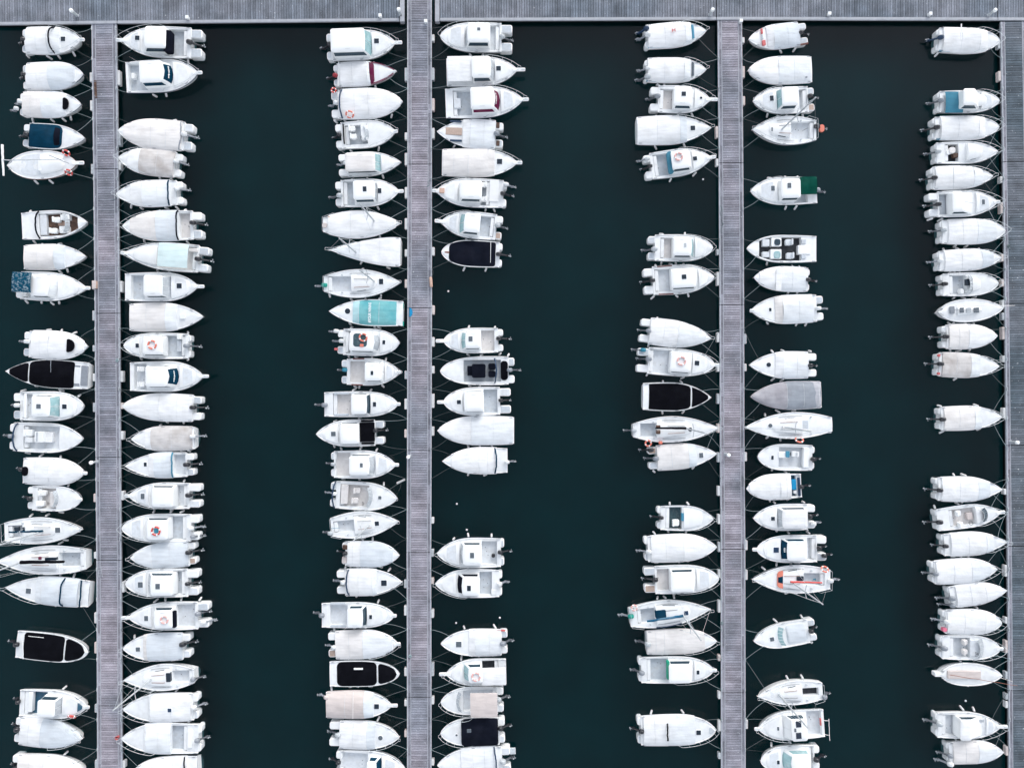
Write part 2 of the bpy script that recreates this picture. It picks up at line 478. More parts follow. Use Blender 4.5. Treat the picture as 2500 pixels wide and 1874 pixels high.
# ------------------------------------------------------------------ boats
SHAPES = {  # stern fraction, widest at, power, exponent
    'm': (.92, .47, 2.3, .80), 'r': (.93, .48, 2.4, .62), 's': (.92, .42, 2.1, .90), 'b': (.94, .35, 2.8, .62),
    'sail': (.52, .44, 1.95, .98), 'sailw': (.68, .42, 1.9, 1.0), 'wide': (.97, .08, 1.75, 1.1), 'de': (0, .46, 2.2, .72), 'f': (.95, .36, 2.6, .80)}
COLS = {'A': (1, 0), 'B': (1, 1), 'C': (2, 0), 'D': (2, 1), 'E': (3, 0), 'F': (3, 1), 'G': (4, 0)}
COUNT = {}
ENG = {'k': 'mblack', 'g': 'mgrey', 'l': 'mlight', 'w': 'mwhite', 'n': 'navypaint', 't': 'mblue', 'r': 'mred', 'e': 'mgreen', 'b': 'cbeige'}
ALL = []
_m = M(); _m.capsule((-.13, 0, .045), (.13, 0, .045), .022, 6); _m.box(-.05, .05, -.018, .018, 0, .04)
_o = _m.build("deck_cleat", "mgrey"); CLEAT = _o.data; bpy.data.objects.remove(_o)

class Boat:
    def __init__(s, crop, bow, stern, beam, shape, name, desc, seed):
        s.crop, s.sc = crop, CROPS[crop][2]
        s.rnd = random.Random(seed)
        s.shape = SHAPES[shape]; s.kind = shape
        s.sailing = shape.startswith('sail') or shape == 'wide'
        s.z0 = .78 if not s.sailing else .92
        zm = s.z0 + .08
        (bx, by), (sx, sy) = s.world(*bow, zm), s.world(*stern, zm)
        s.bow, s.stern = bow, stern
        s.L = math.hypot(bx - sx, by - sy)
        s.ax = ((bx - sx) / s.L, (by - sy) / s.L); s.ay = (-s.ax[1], s.ax[0])
        s.o = (sx, sy)
        s.W = beam * s.sc / S * (H - zm) / H / 2
        s.root = link(name, None); s.root.empty_display_size = .2
        s.root.location = (sx, sy, 0); s.root.rotation_euler = (0, 0, math.atan2(s.ax[1], s.ax[0]))
        s.desc = desc
        s.nd = 0.0
        s.cp = None
    def world(s, x, y, z):
        return wpt(*npx(s.crop, x, y), z)
    def loc(s, x, y, z):
        """crop pixel at height z -> boat coordinates"""
        wx, wy = s.world(x, y, z); dx, dy = wx - s.o[0], wy - s.o[1]
        return dx * s.ax[0] + dy * s.ax[1], dx * s.ay[0] + dy * s.ay[1]
    def X(s, x, z):
        t = (x - s.stern[0]) / (s.bow[0] - s.stern[0])
        return s.loc(x, s.stern[1] + t * (s.bow[1] - s.stern[1]), z)[0]
    def mw(s, w, z):
        return w * s.sc / S * (H - z) / H
    def toworld(s, lx, ly):
        return s.o[0] + s.ax[0] * lx + s.ay[0] * ly, s.o[1] + s.ax[1] * lx + s.ay[1] * ly
    def hw(s, x):
        u = min(max(x / s.L, 0), 1); sf, um, p, q = s.shape
        if u < um:
            t = 1 - u / um
            if sf == 0: return s.W * max(1 - t ** 2.3, .0) ** .72
            return s.W * (1 - (1 - sf) * t ** 2)
        t = (u - um) / (1 - um)
        return s.W * max(1 - t ** p, 0.0) ** q
    def sheer(s, x):
        u = x / s.L
        return s.z0 + .22 * max(u - .35, 0) ** 1.5 / .5 + (.16 * max(.3 - u, 0) if s.kind == 'de' else 0)
    # -------- hull and deck
    def hull(s, mat_="gel", trim=None):
        nd = s.nd; L = s.L
        us = [nd + (L - nd) * (1 - (1 - i / 22) ** 1.6) for i in range(23)]
        s.us = us
        rings = []
        for x in us:
            w = max(s.hw(x), .018); u = x / L; z = s.sheer(x)
            rk = max(u - .55, 0) ** 2 * 4.2 * (1.0 if not s.sailing else 1.4)
            if s.kind == 'de': rk += -max(.3 - u, 0) ** 2 * 3
            wi = max(w - .10, w * .45)
            half = [(x, wi, z - .015), (x, wi + (w - wi) * .25, z + .03), (x, w - (w - wi) * .18, z + .03), (x, w, z - .01), (x - rk * .06, w * .985, z - .12),
                    (x - rk * .5, w * (.86 - .28 * max(u - .5, 0)), .16), (x - rk * .7, w * (.78 - .4 * max(u - .5, 0)), -.06), (x - rk, w * .25, -.38), (x - rk, 0, -.42)]
            ring = half + [(a, -b, c) for a, b, c in reversed(half[:-1])]
            rings.append(ring)
        m = M(); m.loft(rings, close=False, cap0=True, cap1=True)
        s.h = m.build("hull", mat_, s.root, 40)
        if trim:
            t = M()
            for sg in (1, -1):
                t.loft([[(x, sg * (max(s.hw(x), .02) + .006), s.sheer(x) - .05), (x, sg * (max(s.hw(x), .02) + .03), s.sheer(x) - .09),
                         (x, sg * (max(s.hw(x), .02) * .99 + .006), s.sheer(x) - .14)] for x in us], close=False, cap0=False, cap1=False)
            t.build("rubbing_strake", trim, s.h)
        if nd > .05:      # swim platforms on both sides of the engine well
            for sg in (1, -1):
                y0, y1 = max(.28, .32 * s.W), s.hw(nd * .5) * .92
                if y1 - y0 < .12: y0 = y1 - .15
                t = M(); a, b = (y0, y1) if sg > 0 else (-y1, -y0)
                t.rbox(0, nd + .2, a, b, -.1, s.z0 - .06, min(.2, (b - a) * .42), .07, 4)
                pf = t.build("swim_platform", mat_, s.root)
                if s.rnd.random() < .45 and y1 - y0 > .3:
                    t = M(); t.rbox(.09, nd - .06, a + .09, b - .09, s.z0 - .065, s.z0 - .05, .05, .006); t.build("tread_pad", s.rnd.choice(("floor", "floorlight", "teak" if s.rnd.random() < .3 else "floor")), pf)
    def deck(s, cp=None, floor="floorlight", mat_="gel_deck", depth=.42):
        """deck surface with a sunk cockpit cp=(xa, xf, half width)"""
        s.cp = cp; L = s.L
        xs = [x for x in s.us]
        if cp:
            xa, xf, wc = cp
            xs = sorted([x for x in xs if abs(x - xa) > .05 and abs(x - xf) > .05] + [xa - .015, xa + .005, xf - .005, xf + .015])
        rows, inside = [], []
        for x in xs:
            w = max(s.hw(x), .018); wi = max(w - .10, w * .45) + .004; z = s.sheer(x) - .02
            c = wi * .6
            isin = bool(cp) and cp[0] <= x <= cp[1]
            if cp: c = max(min(cp[2], wi - .08), wi * .3)
            ys = [wi, c + .02, c, c * .5, 0]; ys += [-y for y in reversed(ys[:-1])]
            row = []
            for y in ys:
                zz = z + .07 * (1 - (y / wi) ** 2) * (0 if cp and x < cp[1] else 1)
                if isin and abs(y) <= c + 1e-6: zz = z - depth
                row.append((x, y, zz))
            rows.append(row); inside.append(isin)
        d, fl = M(), M()
        d.v = [p for r in rows for p in r]; k = 9
        fv = []
        for i in range(len(rows) - 1):
            for j in range(k - 1):
                f = (i * k + j, i * k + j + 1, (i + 1) * k + j + 1, (i + 1) * k + j)
                if inside[i] and inside[i + 1] and 2 <= j <= 5: fv.append(f)
                else: d.f.append(f)
        s.d = d.build("deck", mat_, s.root, 30)
        if fv:
            for f in fv: fl.quad(*[rows[a // k][a % k] for a in f])
            fl.build("cockpit_floor", floor, s.root)
            if s.rnd.random() < .8:   # gutter, locker and drain marks on the floor
                xa, xf, wc = cp
                for q in range(s.rnd.randint(1, 3)):
                    x = s.rnd.uniform(xa + .15, xf - .15); y = s.rnd.uniform(-.5, .5) * wc
                    f = M(); z = s.sheer(x) - .02 - depth
                    f.disc(x, y, z, z + .015, .035, 8, .004); f.build("drain", "hatch", s.d)
    # -------- fabric
    def cover(s, xa, xp, xf, ca, cf, h, inset=.0, edge=.10, amp=.045, nose=.0):
        """cloth over the boat from xa to xf, raised at xp; rear panel and front panel"""
        xs0 = sorted({xa, xp, xf})
        h *= .78
        prof = [(xa, h * .55), (xp - .01, h), (xf, .09)]
        def rows(x0, x1, n, skirt0, skirt1):
            out = []
            off = s.rnd.uniform(0, 50)
            for i in range(n + 1):
                x = x0 + (x1 - x0) * i / n
                w = max(s.hw(min(x, s.L * .995)) - inset, .03); zb = s.sheer(x)
                hh = interp(prof, x)
                row = [(x, w + edge * .35, zb - .16), (x, w + edge * .3, zb + .0)]
                m_ = 14
                for j in range(1, m_):
                    v = 1 - 2 * j / m_
                    nz = noise.noise(Vector((x * 1.1 + off, v * w * 1.6, off))) * amp + noise.noise(Vector((x * 4.5 + off, v * w * 1.1, off))) * amp * .55
                    xo = -(abs(v) ** 2) * nose * (1 if x > xp + .02 else (.7 if abs(x - xp) < .02 else 0))
                    row.append((x + xo, w * v, zb + .06 + hh * (1 - abs(v) ** 2.6) + nz * (1 - abs(v) ** 4)))
                row += [(x, -w - edge * .3, zb + .0), (x, -w - edge * .35, zb - .16)]
                out.append(row)
            if skirt0: out.insert(0, [(x - .03, y, min(z, s.sheer(x0) - .1)) for x, y, z in out[0]])
            if skirt1: out.append([(x + .03, y, min(z, s.sheer(x1) - .0)) for x, y, z in out[-1]])
            return out
        xp_ = min(max(xp, xa + .05), xf - .05)
        ra = rows(xa, xp_, max(5, int((xp_ - xa) / .25)), True, False)
        m = M(); m.grid(ra); c = m.build("canvas_cover", ca, s.root, 50)
        m = M(); m.grid(rows(xp_, xf, max(5, int((xf - xp_) / .25)), False, True)); m.build("front_panel", cf, c, 50)  # own cloth colour, often greyer to paint in the shade of the front slope
        for k in {len(ra) // 2, len(ra) - 1}:      # stitched seams across the cloth
            m = M(); m.tube([(x, y, z + .006) for x, y, z in ra[k][2:-2]], .014, 4); m.build("seam", "cseam", c, 60)
        for sg in (1, -1):                          # hem cord along each side
            m = M(); m.tube([(r[1][0], (abs(r[1][1]) + .012) * sg, r[1][2] + .005) for r in ra[1:]], .012, 4); m.build("hem_cord", "cseam", c, 60)
        s.covered = (xa, xf)
        return c
    def patch(s, xa, xf, inset, col, name="canvas_cover", h=.10, ra=.3, rf=.3, z=.05, amp=.02, parent=None):
        """taut panel inside the gunwales with rounded corners"""
        n, m_ = 18, 12; rows = []; off = s.rnd.uniform(0, 40)
        for i in range(n + 1):
            t = i / n; x = xa + (xf - xa) * (.5 - .5 * math.cos(math.pi * t))
            w = max(s.hw(min(x, s.L)) - inset + (.05 if col == 'cblack' and inset < .3 else 0), .02)
            da, df = x - xa, xf - x
            k = 1.0
            if da < ra: k = min(k, 1 - ra * .9 / max(w, .2) * (1 - math.sqrt(max(1 - (1 - da / ra) ** 2, 0))))
            if df < rf: k = min(k, 1 - rf * .9 / max(w, .2) * (1 - math.sqrt(max(1 - (1 - df / rf) ** 2, 0))))
            w *= max(k, .05)
            e = min(1, da / .12, df / .12)
            row = [(x, w, s.sheer(x) + z - .09)]
            for j in range(m_ + 1):
                v = 1 - 2 * j / m_
                nz = noise.noise(Vector((x * 1.7 + off, v * 2, off))) * amp
                row.append((x, w * v, s.sheer(x) + z + (h * (1 - v * v) + nz * (1 - v ** 4)) * e))
            row.append((x, -w, s.sheer(x) + z - .09))
            rows.append(row)
        rows.insert(0, [(a - .01, b, c - .1) for a, b, c in rows[0]]); rows.append([(a + .01, b, c - .1) for a, b, c in rows[-1]])
        m = M(); m.grid(rows); return m.build(name, col, parent or s.root, 45)
    def bimini(s, x0, x1, w, col, z, y=None, sag=.05):
        xa, xf = s.X(x0, z), s.X(x1, z)
        if xa > xf: xa, xf = xf, xa
        hw_ = s.mw(w, z) / 2; yc = 0 if y is None else s.loc((x0 + x1) / 2, y, z)[1]
        rows = []; off = s.rnd.uniform(0, 40)
        n = 12
        for i in range(n + 1):
            x = xa + (xf - xa) * i / n
            row = [(x, yc + hw_, z - .16)]
            for j in range(11):
                v = 1 - 2 * j / 10
                row.append((x, yc + v * hw_, z - .10 * v * v + .04 * abs(math.sin(math.pi * 2 * i / n)) + noise.noise(Vector((x * 2 + off, v * 2, 0))) * .02))
            row.append((x, yc - hw_, z - .16)); rows.append(row)
        m = M(); m.grid(rows); b = m.build("bimini", col, s.root, 50)
        f = M()
        for x in (xa + .05, xf - .05):
            f.tube([(x, yc + hw_ - .02, s.z0 - .05), (x, yc + hw_ - .02, z - .13), (x, yc, z - .03), (x, yc - hw_ + .02, z - .13), (x, yc - hw_ + .02, s.z0 - .05)], .014, 5)
        f.build("bimini_frame", "steel", b)
        return b
    def strap(s, x, col, z=None, w=None):
        """canvas rolled up on its hoop, across the boat"""
        z = z or s.z0 + .45
        lx = s.X(x, z); hw_ = (s.hw(lx) - .04) if w is None else s.mw(w, z) / 2
        pts = [(lx + .15 * (abs(v)) ** 2.0, v * hw_, s.z0 + .02 + (z - s.z0) * (1 - abs(v) ** 4)) for v in [1 - 2 * i / 14 for i in range(15)]]
        pts = [(a + s.rnd.uniform(-.02, .02), b, c) for a, b, c in pts]
        m = M(); m.tube(pts, .07, 7); m.build("folded_hood", col, s.root, 60)
    # -------- superstructure
    def house(s, xa, xf, xw, w, wcol="glassgrey", zr=1.8, side=True, roof="roofwhite", bulge=.12, y=None, sidecol=None, split=True):
        zd = s.z0 - .02
        a, f = s.X(xa, zr), s.X(xf, zr) - bulge * .7
        fw = max(s.X(xw, zd + .25) - bulge, f + .08)
        wr = s.mw(w, zr) / 2; yc = 0 if y is None else s.loc((xa + xf) / 2, y, zr)[1]
        wb = min(wr * 1.06 + .07, s.hw(fw) - .08, s.hw(a) - .08); wb = max(wb, wr * .8)
        if wb < wr * .95: wr = wb * 1.02
        sl = (f - fw) / (zr - .05 - zd)
        m = M()
        b0, b1 = bulge, bulge * .7
        m.loft([rrect(a, fw, yc - wb, yc + wb, zd - .3, .12, 3, b0), rrect(a, fw, yc - wb, yc + wb, zd, .12, 3, b0), rrect(a + .03, f, yc - wr + .05, yc + wr - .05, zr - .05, .12, 3, b1)])
        c = m.build("cabin", "gel", s.root, 35)
        P = lambda t, v: (fw + (f - fw) * t + (b0 + (b1 - b0) * t) * (1 - v * v), yc + v * (wb + (wr - .05 - wb) * t - .10), zd + (zr - .05 - zd) * t)
        nrm = Vector((zr - .05 - zd, 0, fw - f)).normalized() * .008
        off = lambda p: (p[0] + nrm.x, p[1], p[2] + nrm.z)
        lo, hi = .10, .95
        spans = ((-1, -.03), (.03, 1)) if split else ((-1, 1),)
        for v0, v1 in spans:
            m = M(); k = 4
            rows = [[off(P(t, v0 + (v1 - v0) * i / k)) for i in range(k + 1)] for t in (lo, hi)]
            up = [[(p[0] + nrm.x * 1.5, p[1], p[2] + nrm.z * 1.5) for p in r] for r in rows]
            m.grid(rows[::-1]); m.grid(up); m.grid([rows[0], up[0]]); m.grid([up[1], rows[1]]); m.build("windscreen_pane", wcol, c, 30)
        if side:
            for sg in (1, -1):
                t0, t1 = .40, .86
                yy = lambda t: yc + sg * (wb + (wr - .05 - wb) * t + .006)
                zz = lambda t: zd + (zr - .05 - zd) * t
                xx = lambda t: fw + (f - fw) * t - .14
                if xx(t1) - a - .15 > .25:
                    q = [(a + .15, yy(t0), zz(t0)), (xx(t0), yy(t0), zz(t0)), (xx(t1), yy(t1), zz(t1)), (a + .15, yy(t1), zz(t1))]
                    m = M(); m.loft([q, [(p[0], p[1] + sg * .012, p[2] + .006) for p in q]]); m.build("side_window", sidecol or "glassdark", c, 30)
        m = M(); r_ = .2
        m.loft([rrect(a - .06, f + .04, yc - wr, yc + wr, zr - .06, r_, 4, b1), rrect(a - .06, f + .04, yc - wr, yc + wr, zr - .015, r_, 4, b1),
                rrect(a - .03, f + .01, yc - wr + .03, yc + wr - .03, zr + .012, r_ - .03, 4, b1), rrect(a + .25, f - .25, yc - wr * .55, yc + wr * .55, zr + .04, r_ * .5, 4, b1 * .5)])
        rf = m.build("roof", roof, c, 40)
        s.zr = zr; s.roofo = rf
        x1 = s.L * .90
        if x1 - fw > .7:      # raised foredeck moulding with its non-skid top
            rings = []
            for i in range(11):
                t = i / 10; x = fw + b0 + .02 + (x1 - fw - b0 - .02) * t
                ww = max(min(wb * 1.02, s.hw(x) - .17), .06) * (math.sqrt(max(1 - ((t - .8) / .205) ** 2, .02)) if t > .8 else 1)
                zb = s.sheer(x) - .01; hh = (.20 - .12 * t)
                rings.append([(x, ww, zb), (x, ww * .96, zb + hh * .7), (x, ww * .86, zb + hh), (x, 0, zb + hh + .04), (x, -ww * .86, zb + hh), (x, -ww * .96, zb + hh * .7), (x, -ww, zb)])
            m = M(); m.loft(rings, close=False); s.fd = m.build("foredeck", "gel", s.root, 35)
            rows = [[(p[0], p[1] * .93, p[2] + .008) for p in r[2:5]] for r in rings[2:9]]
            m = M(); m.grid(rows); m.build("nonslip_panel", "floorlight" if s.rnd.random() < .5 else "gel_deck", s.fd)
        if s.rnd.random() < .55:      # grab rail or aerial on the roof
            m = M(); yy = yc + s.rnd.choice((-1, 1)) * wr * .75; xm = (a + f) / 2
            m.tube([(xm - .25, yy, zr), (xm - .22, yy, zr + .06), (xm + .22, yy, zr + .06), (xm + .25, yy, zr)], .014, 5); m.build("grab_rail", "steel", rf)
        if s.rnd.random() < .35:
            m = M(); yy = yc + s.rnd.choice((-1, 1)) * wr * .8
            m.tube([(a + .1, yy, zr), (a - .2, yy, zr + 1.3)], .012, 5, .005); m.build("aerial", "mwhite", rf)
        return c
    def coach(s, xa, xf, w, h=.28, col="gel", wt=None, win=True):
        """low trunk cabin"""
        zt = s.z0 + h
        a, f = s.X(xa, zt), s.X(xf, zt)
        if a > f: a, f = f, a
        w0 = s.mw(w, zt) / 2; wt = w0 * .55 if wt is None else s.mw(wt, zt) / 2
        n = 14; rings = []
        for i in range(n + 1):
            t = i / n; x = a + (f - a) * t
            ww = w0 + (wt - w0) * t ** 1.5
            ww = min(ww, s.hw(x) - .14)
            if t > .86: ww *= math.sqrt(max(1 - ((t - .86) / .145) ** 2, .03))
            zb = s.sheer(x) - .03; hh = h * (1 - .45 * max(t - .5, 0) * 2 * .8) * (1 if t < .93 else .75)
            ww = max(ww, .05)
            rings.append([(x, ww, zb), (x, ww * .95, zb + hh * .8), (x, ww * .8, zb + hh), (x, 0, zb + hh * 1.12), (x, -ww * .8, zb + hh), (x, -ww * .95, zb + hh * .8), (x, -ww, zb)])
        m = M(); m.loft(rings, close=False); c = m.build("coachroof", col, s.root, 40)
        if win:
            for sg in (1, -1):
                rows = []
                for i in range(3, 9):
                    r = rings[i]; p0, p1 = (r[0], r[1]) if sg > 0 else (r[6], r[5])
                    rows.append([tuple(p0[k] + (p1[k] - p0[k]) * q + (0, sg * .012, .0)[k] for k in range(3)) for q in (.35, .9)])
                m = M(); m.grid(rows); m.build("cabin_window", "glassdark", c)
        return c
    def screen(s, xa, xf, w, col="glassgrey", h=.45, y=None):
        """open-boat windscreen: raked panes round the helm, in a frame"""
        zt = s.z0 + h; zb = s.z0 + .05
        a, f = s.X(xa, zt), s.X(xf, zb)
        w0 = s.mw(w, zb) / 2; yc = 0
        if a > f: a, f = f - .25, f
        w0 = min(w0, s.hw(f) - .08)
        root = None
        def pt(v, top):
            av = abs(v)
            if top: return (a + .02 - (.55 if av > .99 else .25 * av ** 2), yc + v * w0 * .92, zt)
            return (f - (.55 if av > .99 else .3 * av ** 2), yc + v * w0, zb)
        vs = [-1, -.72, -.36, 0, .36, .72, 1]
        for i in range(6):
            m = M(); g = .02
            m.slab(pt(vs[i] + g, 0), pt(vs[i + 1] - g, 0), pt(vs[i + 1] - g, 1), pt(vs[i] + g, 1), .012)
            o = m.build("windscreen_pane", col, s.d)
        m = M(); m.tube([pt(v, 1) for v in vs], .018, 5); m.build("windscreen_frame", "steel", s.d)
    def hatch(s, x, y, w, h=None, col="hatch", zr=None, rnd=False):
        z = zr or (s.z0 + .10)
        lx, ly = s.loc(x, y, z); a = s.mw(w, z) / 2; b = s.mw(h or w, z) / 2
        if zr is None:
            u = lx
            z = s.sheer(u) - .02 + .07 + .012
            for c in s.root.children:
                if c.name.startswith(("coachroof", "canvas_cover", "foredeck", "deck")):
                    z = max(z, s.topz(lx, ly))
                    break
        else: z = zr + .045
        m = M()
        if rnd: m.disc(lx, ly, z - .05, z + .02, a + .03)
        else: m.rbox(lx - a - .03, lx + a + .03, ly - b - .03, ly + b + .03, z - .06, z + .02, .05, .01)
        fr = m.build("deck_hatch", "roofwhite", s.root)
        m = M()
        if rnd: m.disc(lx, ly, z + .02, z + .032, a)
        else: m.rbox(lx - a, lx + a, ly - b, ly + b, z + .02, z + .032, .04, .006)
        m.build("hatch_pane", col, fr)
    def topz(s, lx, ly):
        best = s.z0
        for c in [k for k in s.root.children_recursive if k.type == 'MESH' and k.name.startswith(("coachroof", "canvas_cover", "front_panel", "deck", "foredeck"))]:
            for v in c.data.vertices:
                if abs(v.co.x - lx) < .22 and abs(v.co.y - ly) < .22: best = max(best, v.co.z)
        return best
    def box(s, x0, y0, x1, y1, z0, z1, col, name, r=.06, parent=None):
        a, b = s.loc(x0, y0, z1), s.loc(x1, y1, z1)
        xs, ys = sorted((a[0], b[0])), sorted((a[1], b[1]))
        if xs[1] - xs[0] < .03: xs[1] += .03
        if ys[1] - ys[0] < .03: ys[1] += .03
        m = M(); m.rbox(xs[0], xs[1], ys[0], ys[1], z0, z1, r, min(.03, (z1 - z0) * .3, (xs[1] - xs[0]) * .3, (ys[1] - ys[0]) * .3)); return m.build(name, col, parent or s.root)
    def seat(s, x, y, col="gel", sz=.45):
        z = s.z0 + .12; lx, ly = s.loc(x, y, z)
        m = M(); m.rbox(lx - sz / 2, lx + sz / 2, ly - sz / 2, ly + sz / 2, z - .3, z, .12, .04); b = m.build("helm_seat", col, s.root)
        m = M(); m.rbox(lx - sz / 2 - .06, lx - sz / 2 + .08, ly - sz / 2, ly + sz / 2, z - .1, z + .28, .05, .03); m.build("backrest", col, b)
        m = M(); m.tube([(lx, ly, s.z0 - .44), (lx, ly, z - .28)], .05, 8); m.build("pedestal", "steel", b)
    def wheel(s, x, y, z=None):
        z = z or s.z0 + .25; lx, ly = s.loc(x, y, z)
        m = M(); n = 16; R = .17
        pts = [(lx + .5 * R * math.cos(t), ly + R * math.sin(t), z + .86 * R * math.cos(t)) for t in [2 * math.pi * k / n for k in range(n + 1)]]
        m.tube(pts, .018, 5); m.tube([(lx, ly, z), (lx + .15, ly, z - .1)], .02, 5); m.build("steering_wheel", "rubber", s.root)
    def engine(s, x, y, c, down=False, sc=1.0):
        z = .95; lx, ly = s.loc(x, y, z)
        a = math.radians(12 if down else 44 + s.rnd.uniform(-10, 8)); sc *= .92 + s.rnd.uniform(-.1, .12)
        lx = min(lx, s.nd - .12) if s.nd > .05 else min(lx, -.06)
        T = lambda p: (lx + (p[0] * math.cos(a) + p[2] * math.sin(a)) * sc, ly + p[1] * sc, .80 + (-p[0] * math.sin(a) + p[2] * math.cos(a)) * sc)
        def sec(z_, x0, x1, w, r):
            return [T(p) for p in rrect(x0, x1, -w, w, z_, r, 3)]
        m = M(); m.loft([sec(.02, -.20, .18, .13, .08), sec(.10, -.27, .22, .18, .10), sec(.32, -.28, .21, .19, .11), sec(.46, -.24, .16, .165, .11), sec(.53, -.15, .06, .10, .08)])
        cowl = m.build("outboard_motor", ENG[c], s.root, 50)
        m = M(); m.loft([sec(.03, -.15, .10, .09, .05), sec(-.30, -.12, .09, .075, .05), sec(-.70, -.13, .10, .06, .05), sec(-.72, -.26, .12, .11, .05), sec(-.75, -.26, .12, .11, .05), sec(-.76, -.10, .09, .035, .03), sec(-1.12, -.05, .06, .012, .01)])
        leg = {'k': 'mblack', 'g': 'mdark', 'l': 'mdark', 'w': 'mgrey', 'b': 'mgrey', 't': 'mdark', 'n': 'navypaint', 'r': 'mblack', 'e': 'mgrey'}[c]
        m.build("lower_leg", leg, cowl, 40)
        m = M(); m.capsule(T((-.28, 0, -.92)), T((.16, 0, -.92)), .065 * sc, 8); m.build("gearcase", leg, cowl, 50)
        m = M()
        for k in range(3):
            t = 2 * math.pi * k / 3 + .4; cz, cy = math.cos(t), math.sin(t)
            q = []
            for rr, wd in ((.05, .03), (.11, .075), (.165, .06), (.185, .02)):
                q.append([T((-.30 + .03, cy * rr - cz * wd, -.92 + cz * rr + cy * wd)), T((-.30 - .03, cy * rr + cz * wd, -.92 + cz * rr - cy * wd))])
            for r0, r1 in zip(q, q[1:]):
                m.quad(r0[0], r0[1], r1[1], r1[0])
        m.capsule(T((-.38, 0, -.92)), T((-.26, 0, -.92)), .045 * sc, 6)
        m.build("propeller", "prop", cowl, 40)
    def rail(s, u0=.55, h=.5, over=.12, sides=(1, -1)):
        m = M(); L = s.L
        xs = [u0 * L + (L - u0 * L) * (1 - (1 - i / 14) ** 1.5) for i in range(15)]
        for sg in sides:
            pts = []
            for x in xs:
                w = max(s.hw(x) - .07, .0); k = min((x - xs[0]) / .35, 1)
                pts.append((x + over * ((x - xs[0]) / (L - xs[0])) ** 2, sg * max(w, .11), s.sheer(x) + .03 + h * k))
            m.tube(pts, .017, 5)
            for i in (3, 6, 9, 12):
                p = pts[i]; m.tube([p, (p[0] - .05, sg * max(s.hw(xs[i]) - .06, .03), s.sheer(xs[i]))], .013, 4)
        if len(sides) == 2:
            e = (L + over, .11, s.sheer(L) + .03 + h)
            m.tube([e, (e[0] + .03, 0, e[2]), (e[0], -.11, e[2])], .017, 5)
        m.build("bow_rail", "steel", s.root, 60)
    def pushpit(s, u=.16, h=.5):
        m = M(); x1 = s.L * u
        pts = [(x1, s.hw(x1) - .05, s.z0), (x1 - .1, s.hw(x1) - .05, s.z0 + h), (.06, s.hw(.05) - .05, s.z0 + h)]
        pts += [(a, -b, c) for a, b, c in reversed(pts)]
        m.tube(pts, .016, 5)
        for sg in (1, -1): m.tube([(.06, sg * (s.hw(.05) - .05), s.z0 + h), (.06, sg * (s.hw(.05) - .05), s.z0)], .014, 4)
        m.build("stern_rail", "steel", s.root, 60)
    def roller(s, tipx, w=.16):
        t = (tipx - s.stern[0]) / (s.bow[0] - s.stern[0]); x1 = t * s.L
        m = M(); z = s.sheer(s.L)
        m.loft([rrect(s.L - .45, x1, -w * 1.0, w * 1.0, z - .05, .1), rrect(s.L - .45, x1, -w, w, z + .02, .1), rrect(s.L - .42, x1 - .03, -w + .03, w - .03, z + .045, .08)])
        o = m.build("bow_platform", "gel", s.root)
        m = M(); m.capsule((x1 - .35, 0, z + .07), (x1 - .02, 0, z + .06), .03, 6); m.build("anchor", "steel", o)
    def mast(s, x, y, h=7.2, boom=None, col="mlight", r=.08, spread=True, z=1.15, rig=True):
        lx, ly = s.loc(x, y, z)
        m = M(); m.tube([(lx, ly, z - .1), (lx, ly, h * .6), (lx, ly, h)], r, 8, r * .7); mo = m.build("mast", col, s.root, 60)
        if spread:
            m = M(); m.tube([(lx - .12, ly + .6, h * .55), (lx, ly, h * .55 - .05), (lx - .12, ly - .6, h * .55)], .035, 5); m.build("spreader", col, mo)
        if rig:
            m = M()
            for sg in (1, -1): m.tube([(lx - .2, sg * (s.hw(lx) - .06), s.sheer(lx)), (lx - .12, ly + sg * .6, h * .55), (lx, ly, h * .97)], .010, 4)
            m.tube([(s.L - .05, 0, s.sheer(s.L)), (lx, ly, h * .97)], .012, 4); m.tube([(.1, 0, s.z0), (lx, ly, h * .98)], .005, 4)
            m.build("rigging", "steel", mo, 60)
    def boom(s, x0, y0, x1, y1, col, r=.09, z=1.75):
        a, b = s.loc(x0, y0, z), s.loc(x1, y1, z)
        n = 10; pts = [(a[0] + (b[0] - a[0]) * i / n, a[1] + (b[1] - a[1]) * i / n + s.rnd.uniform(-.02, .02), z + s.rnd.uniform(-.02, .02)) for i in range(n + 1)]
        m = M(); m.tube(pts, r, 8, r * .7); o = m.build("boom", col, s.root, 60)
    # -------- loose things on this boat
    def ref(s):
        p, side = COLS[s.col]
        return f"{ORD[s.idx]} boat down, {'left' if side == 0 else 'right'} of {PIER_NAME[p]} pier"
    def ring(s, x, y, z, col="ringorange", R=.30, flat=True, where="lying on"):
        lx, ly = s.loc(x, y, z); wx, wy = s.toworld(lx, ly)
        root = link("life_ring", None); root.location = (wx, wy, z + .05)
        if not flat: root.rotation_euler = (math.radians(50), 0, math.atan2(s.ax[1], s.ax[0]))
        m = M(); m.torus(0, 0, 0, R, .075); t = m.build("ring_body", col, root, 60)
        for k in range(4):
            a = k * math.pi / 2 + .4
            m = M(); m.torus(0, 0, 0, R, .079, a - .18, a + .18, 4); m.build("ring_band", "roofwhite", root, 60)
        cn = {"ringorange": "orange", "ringfaded": "faded pink", "ringred": "red"}[col]
        tag(root, f"{cn} life ring {where} the {s.ref()}", "life ring", "life rings on the boats")
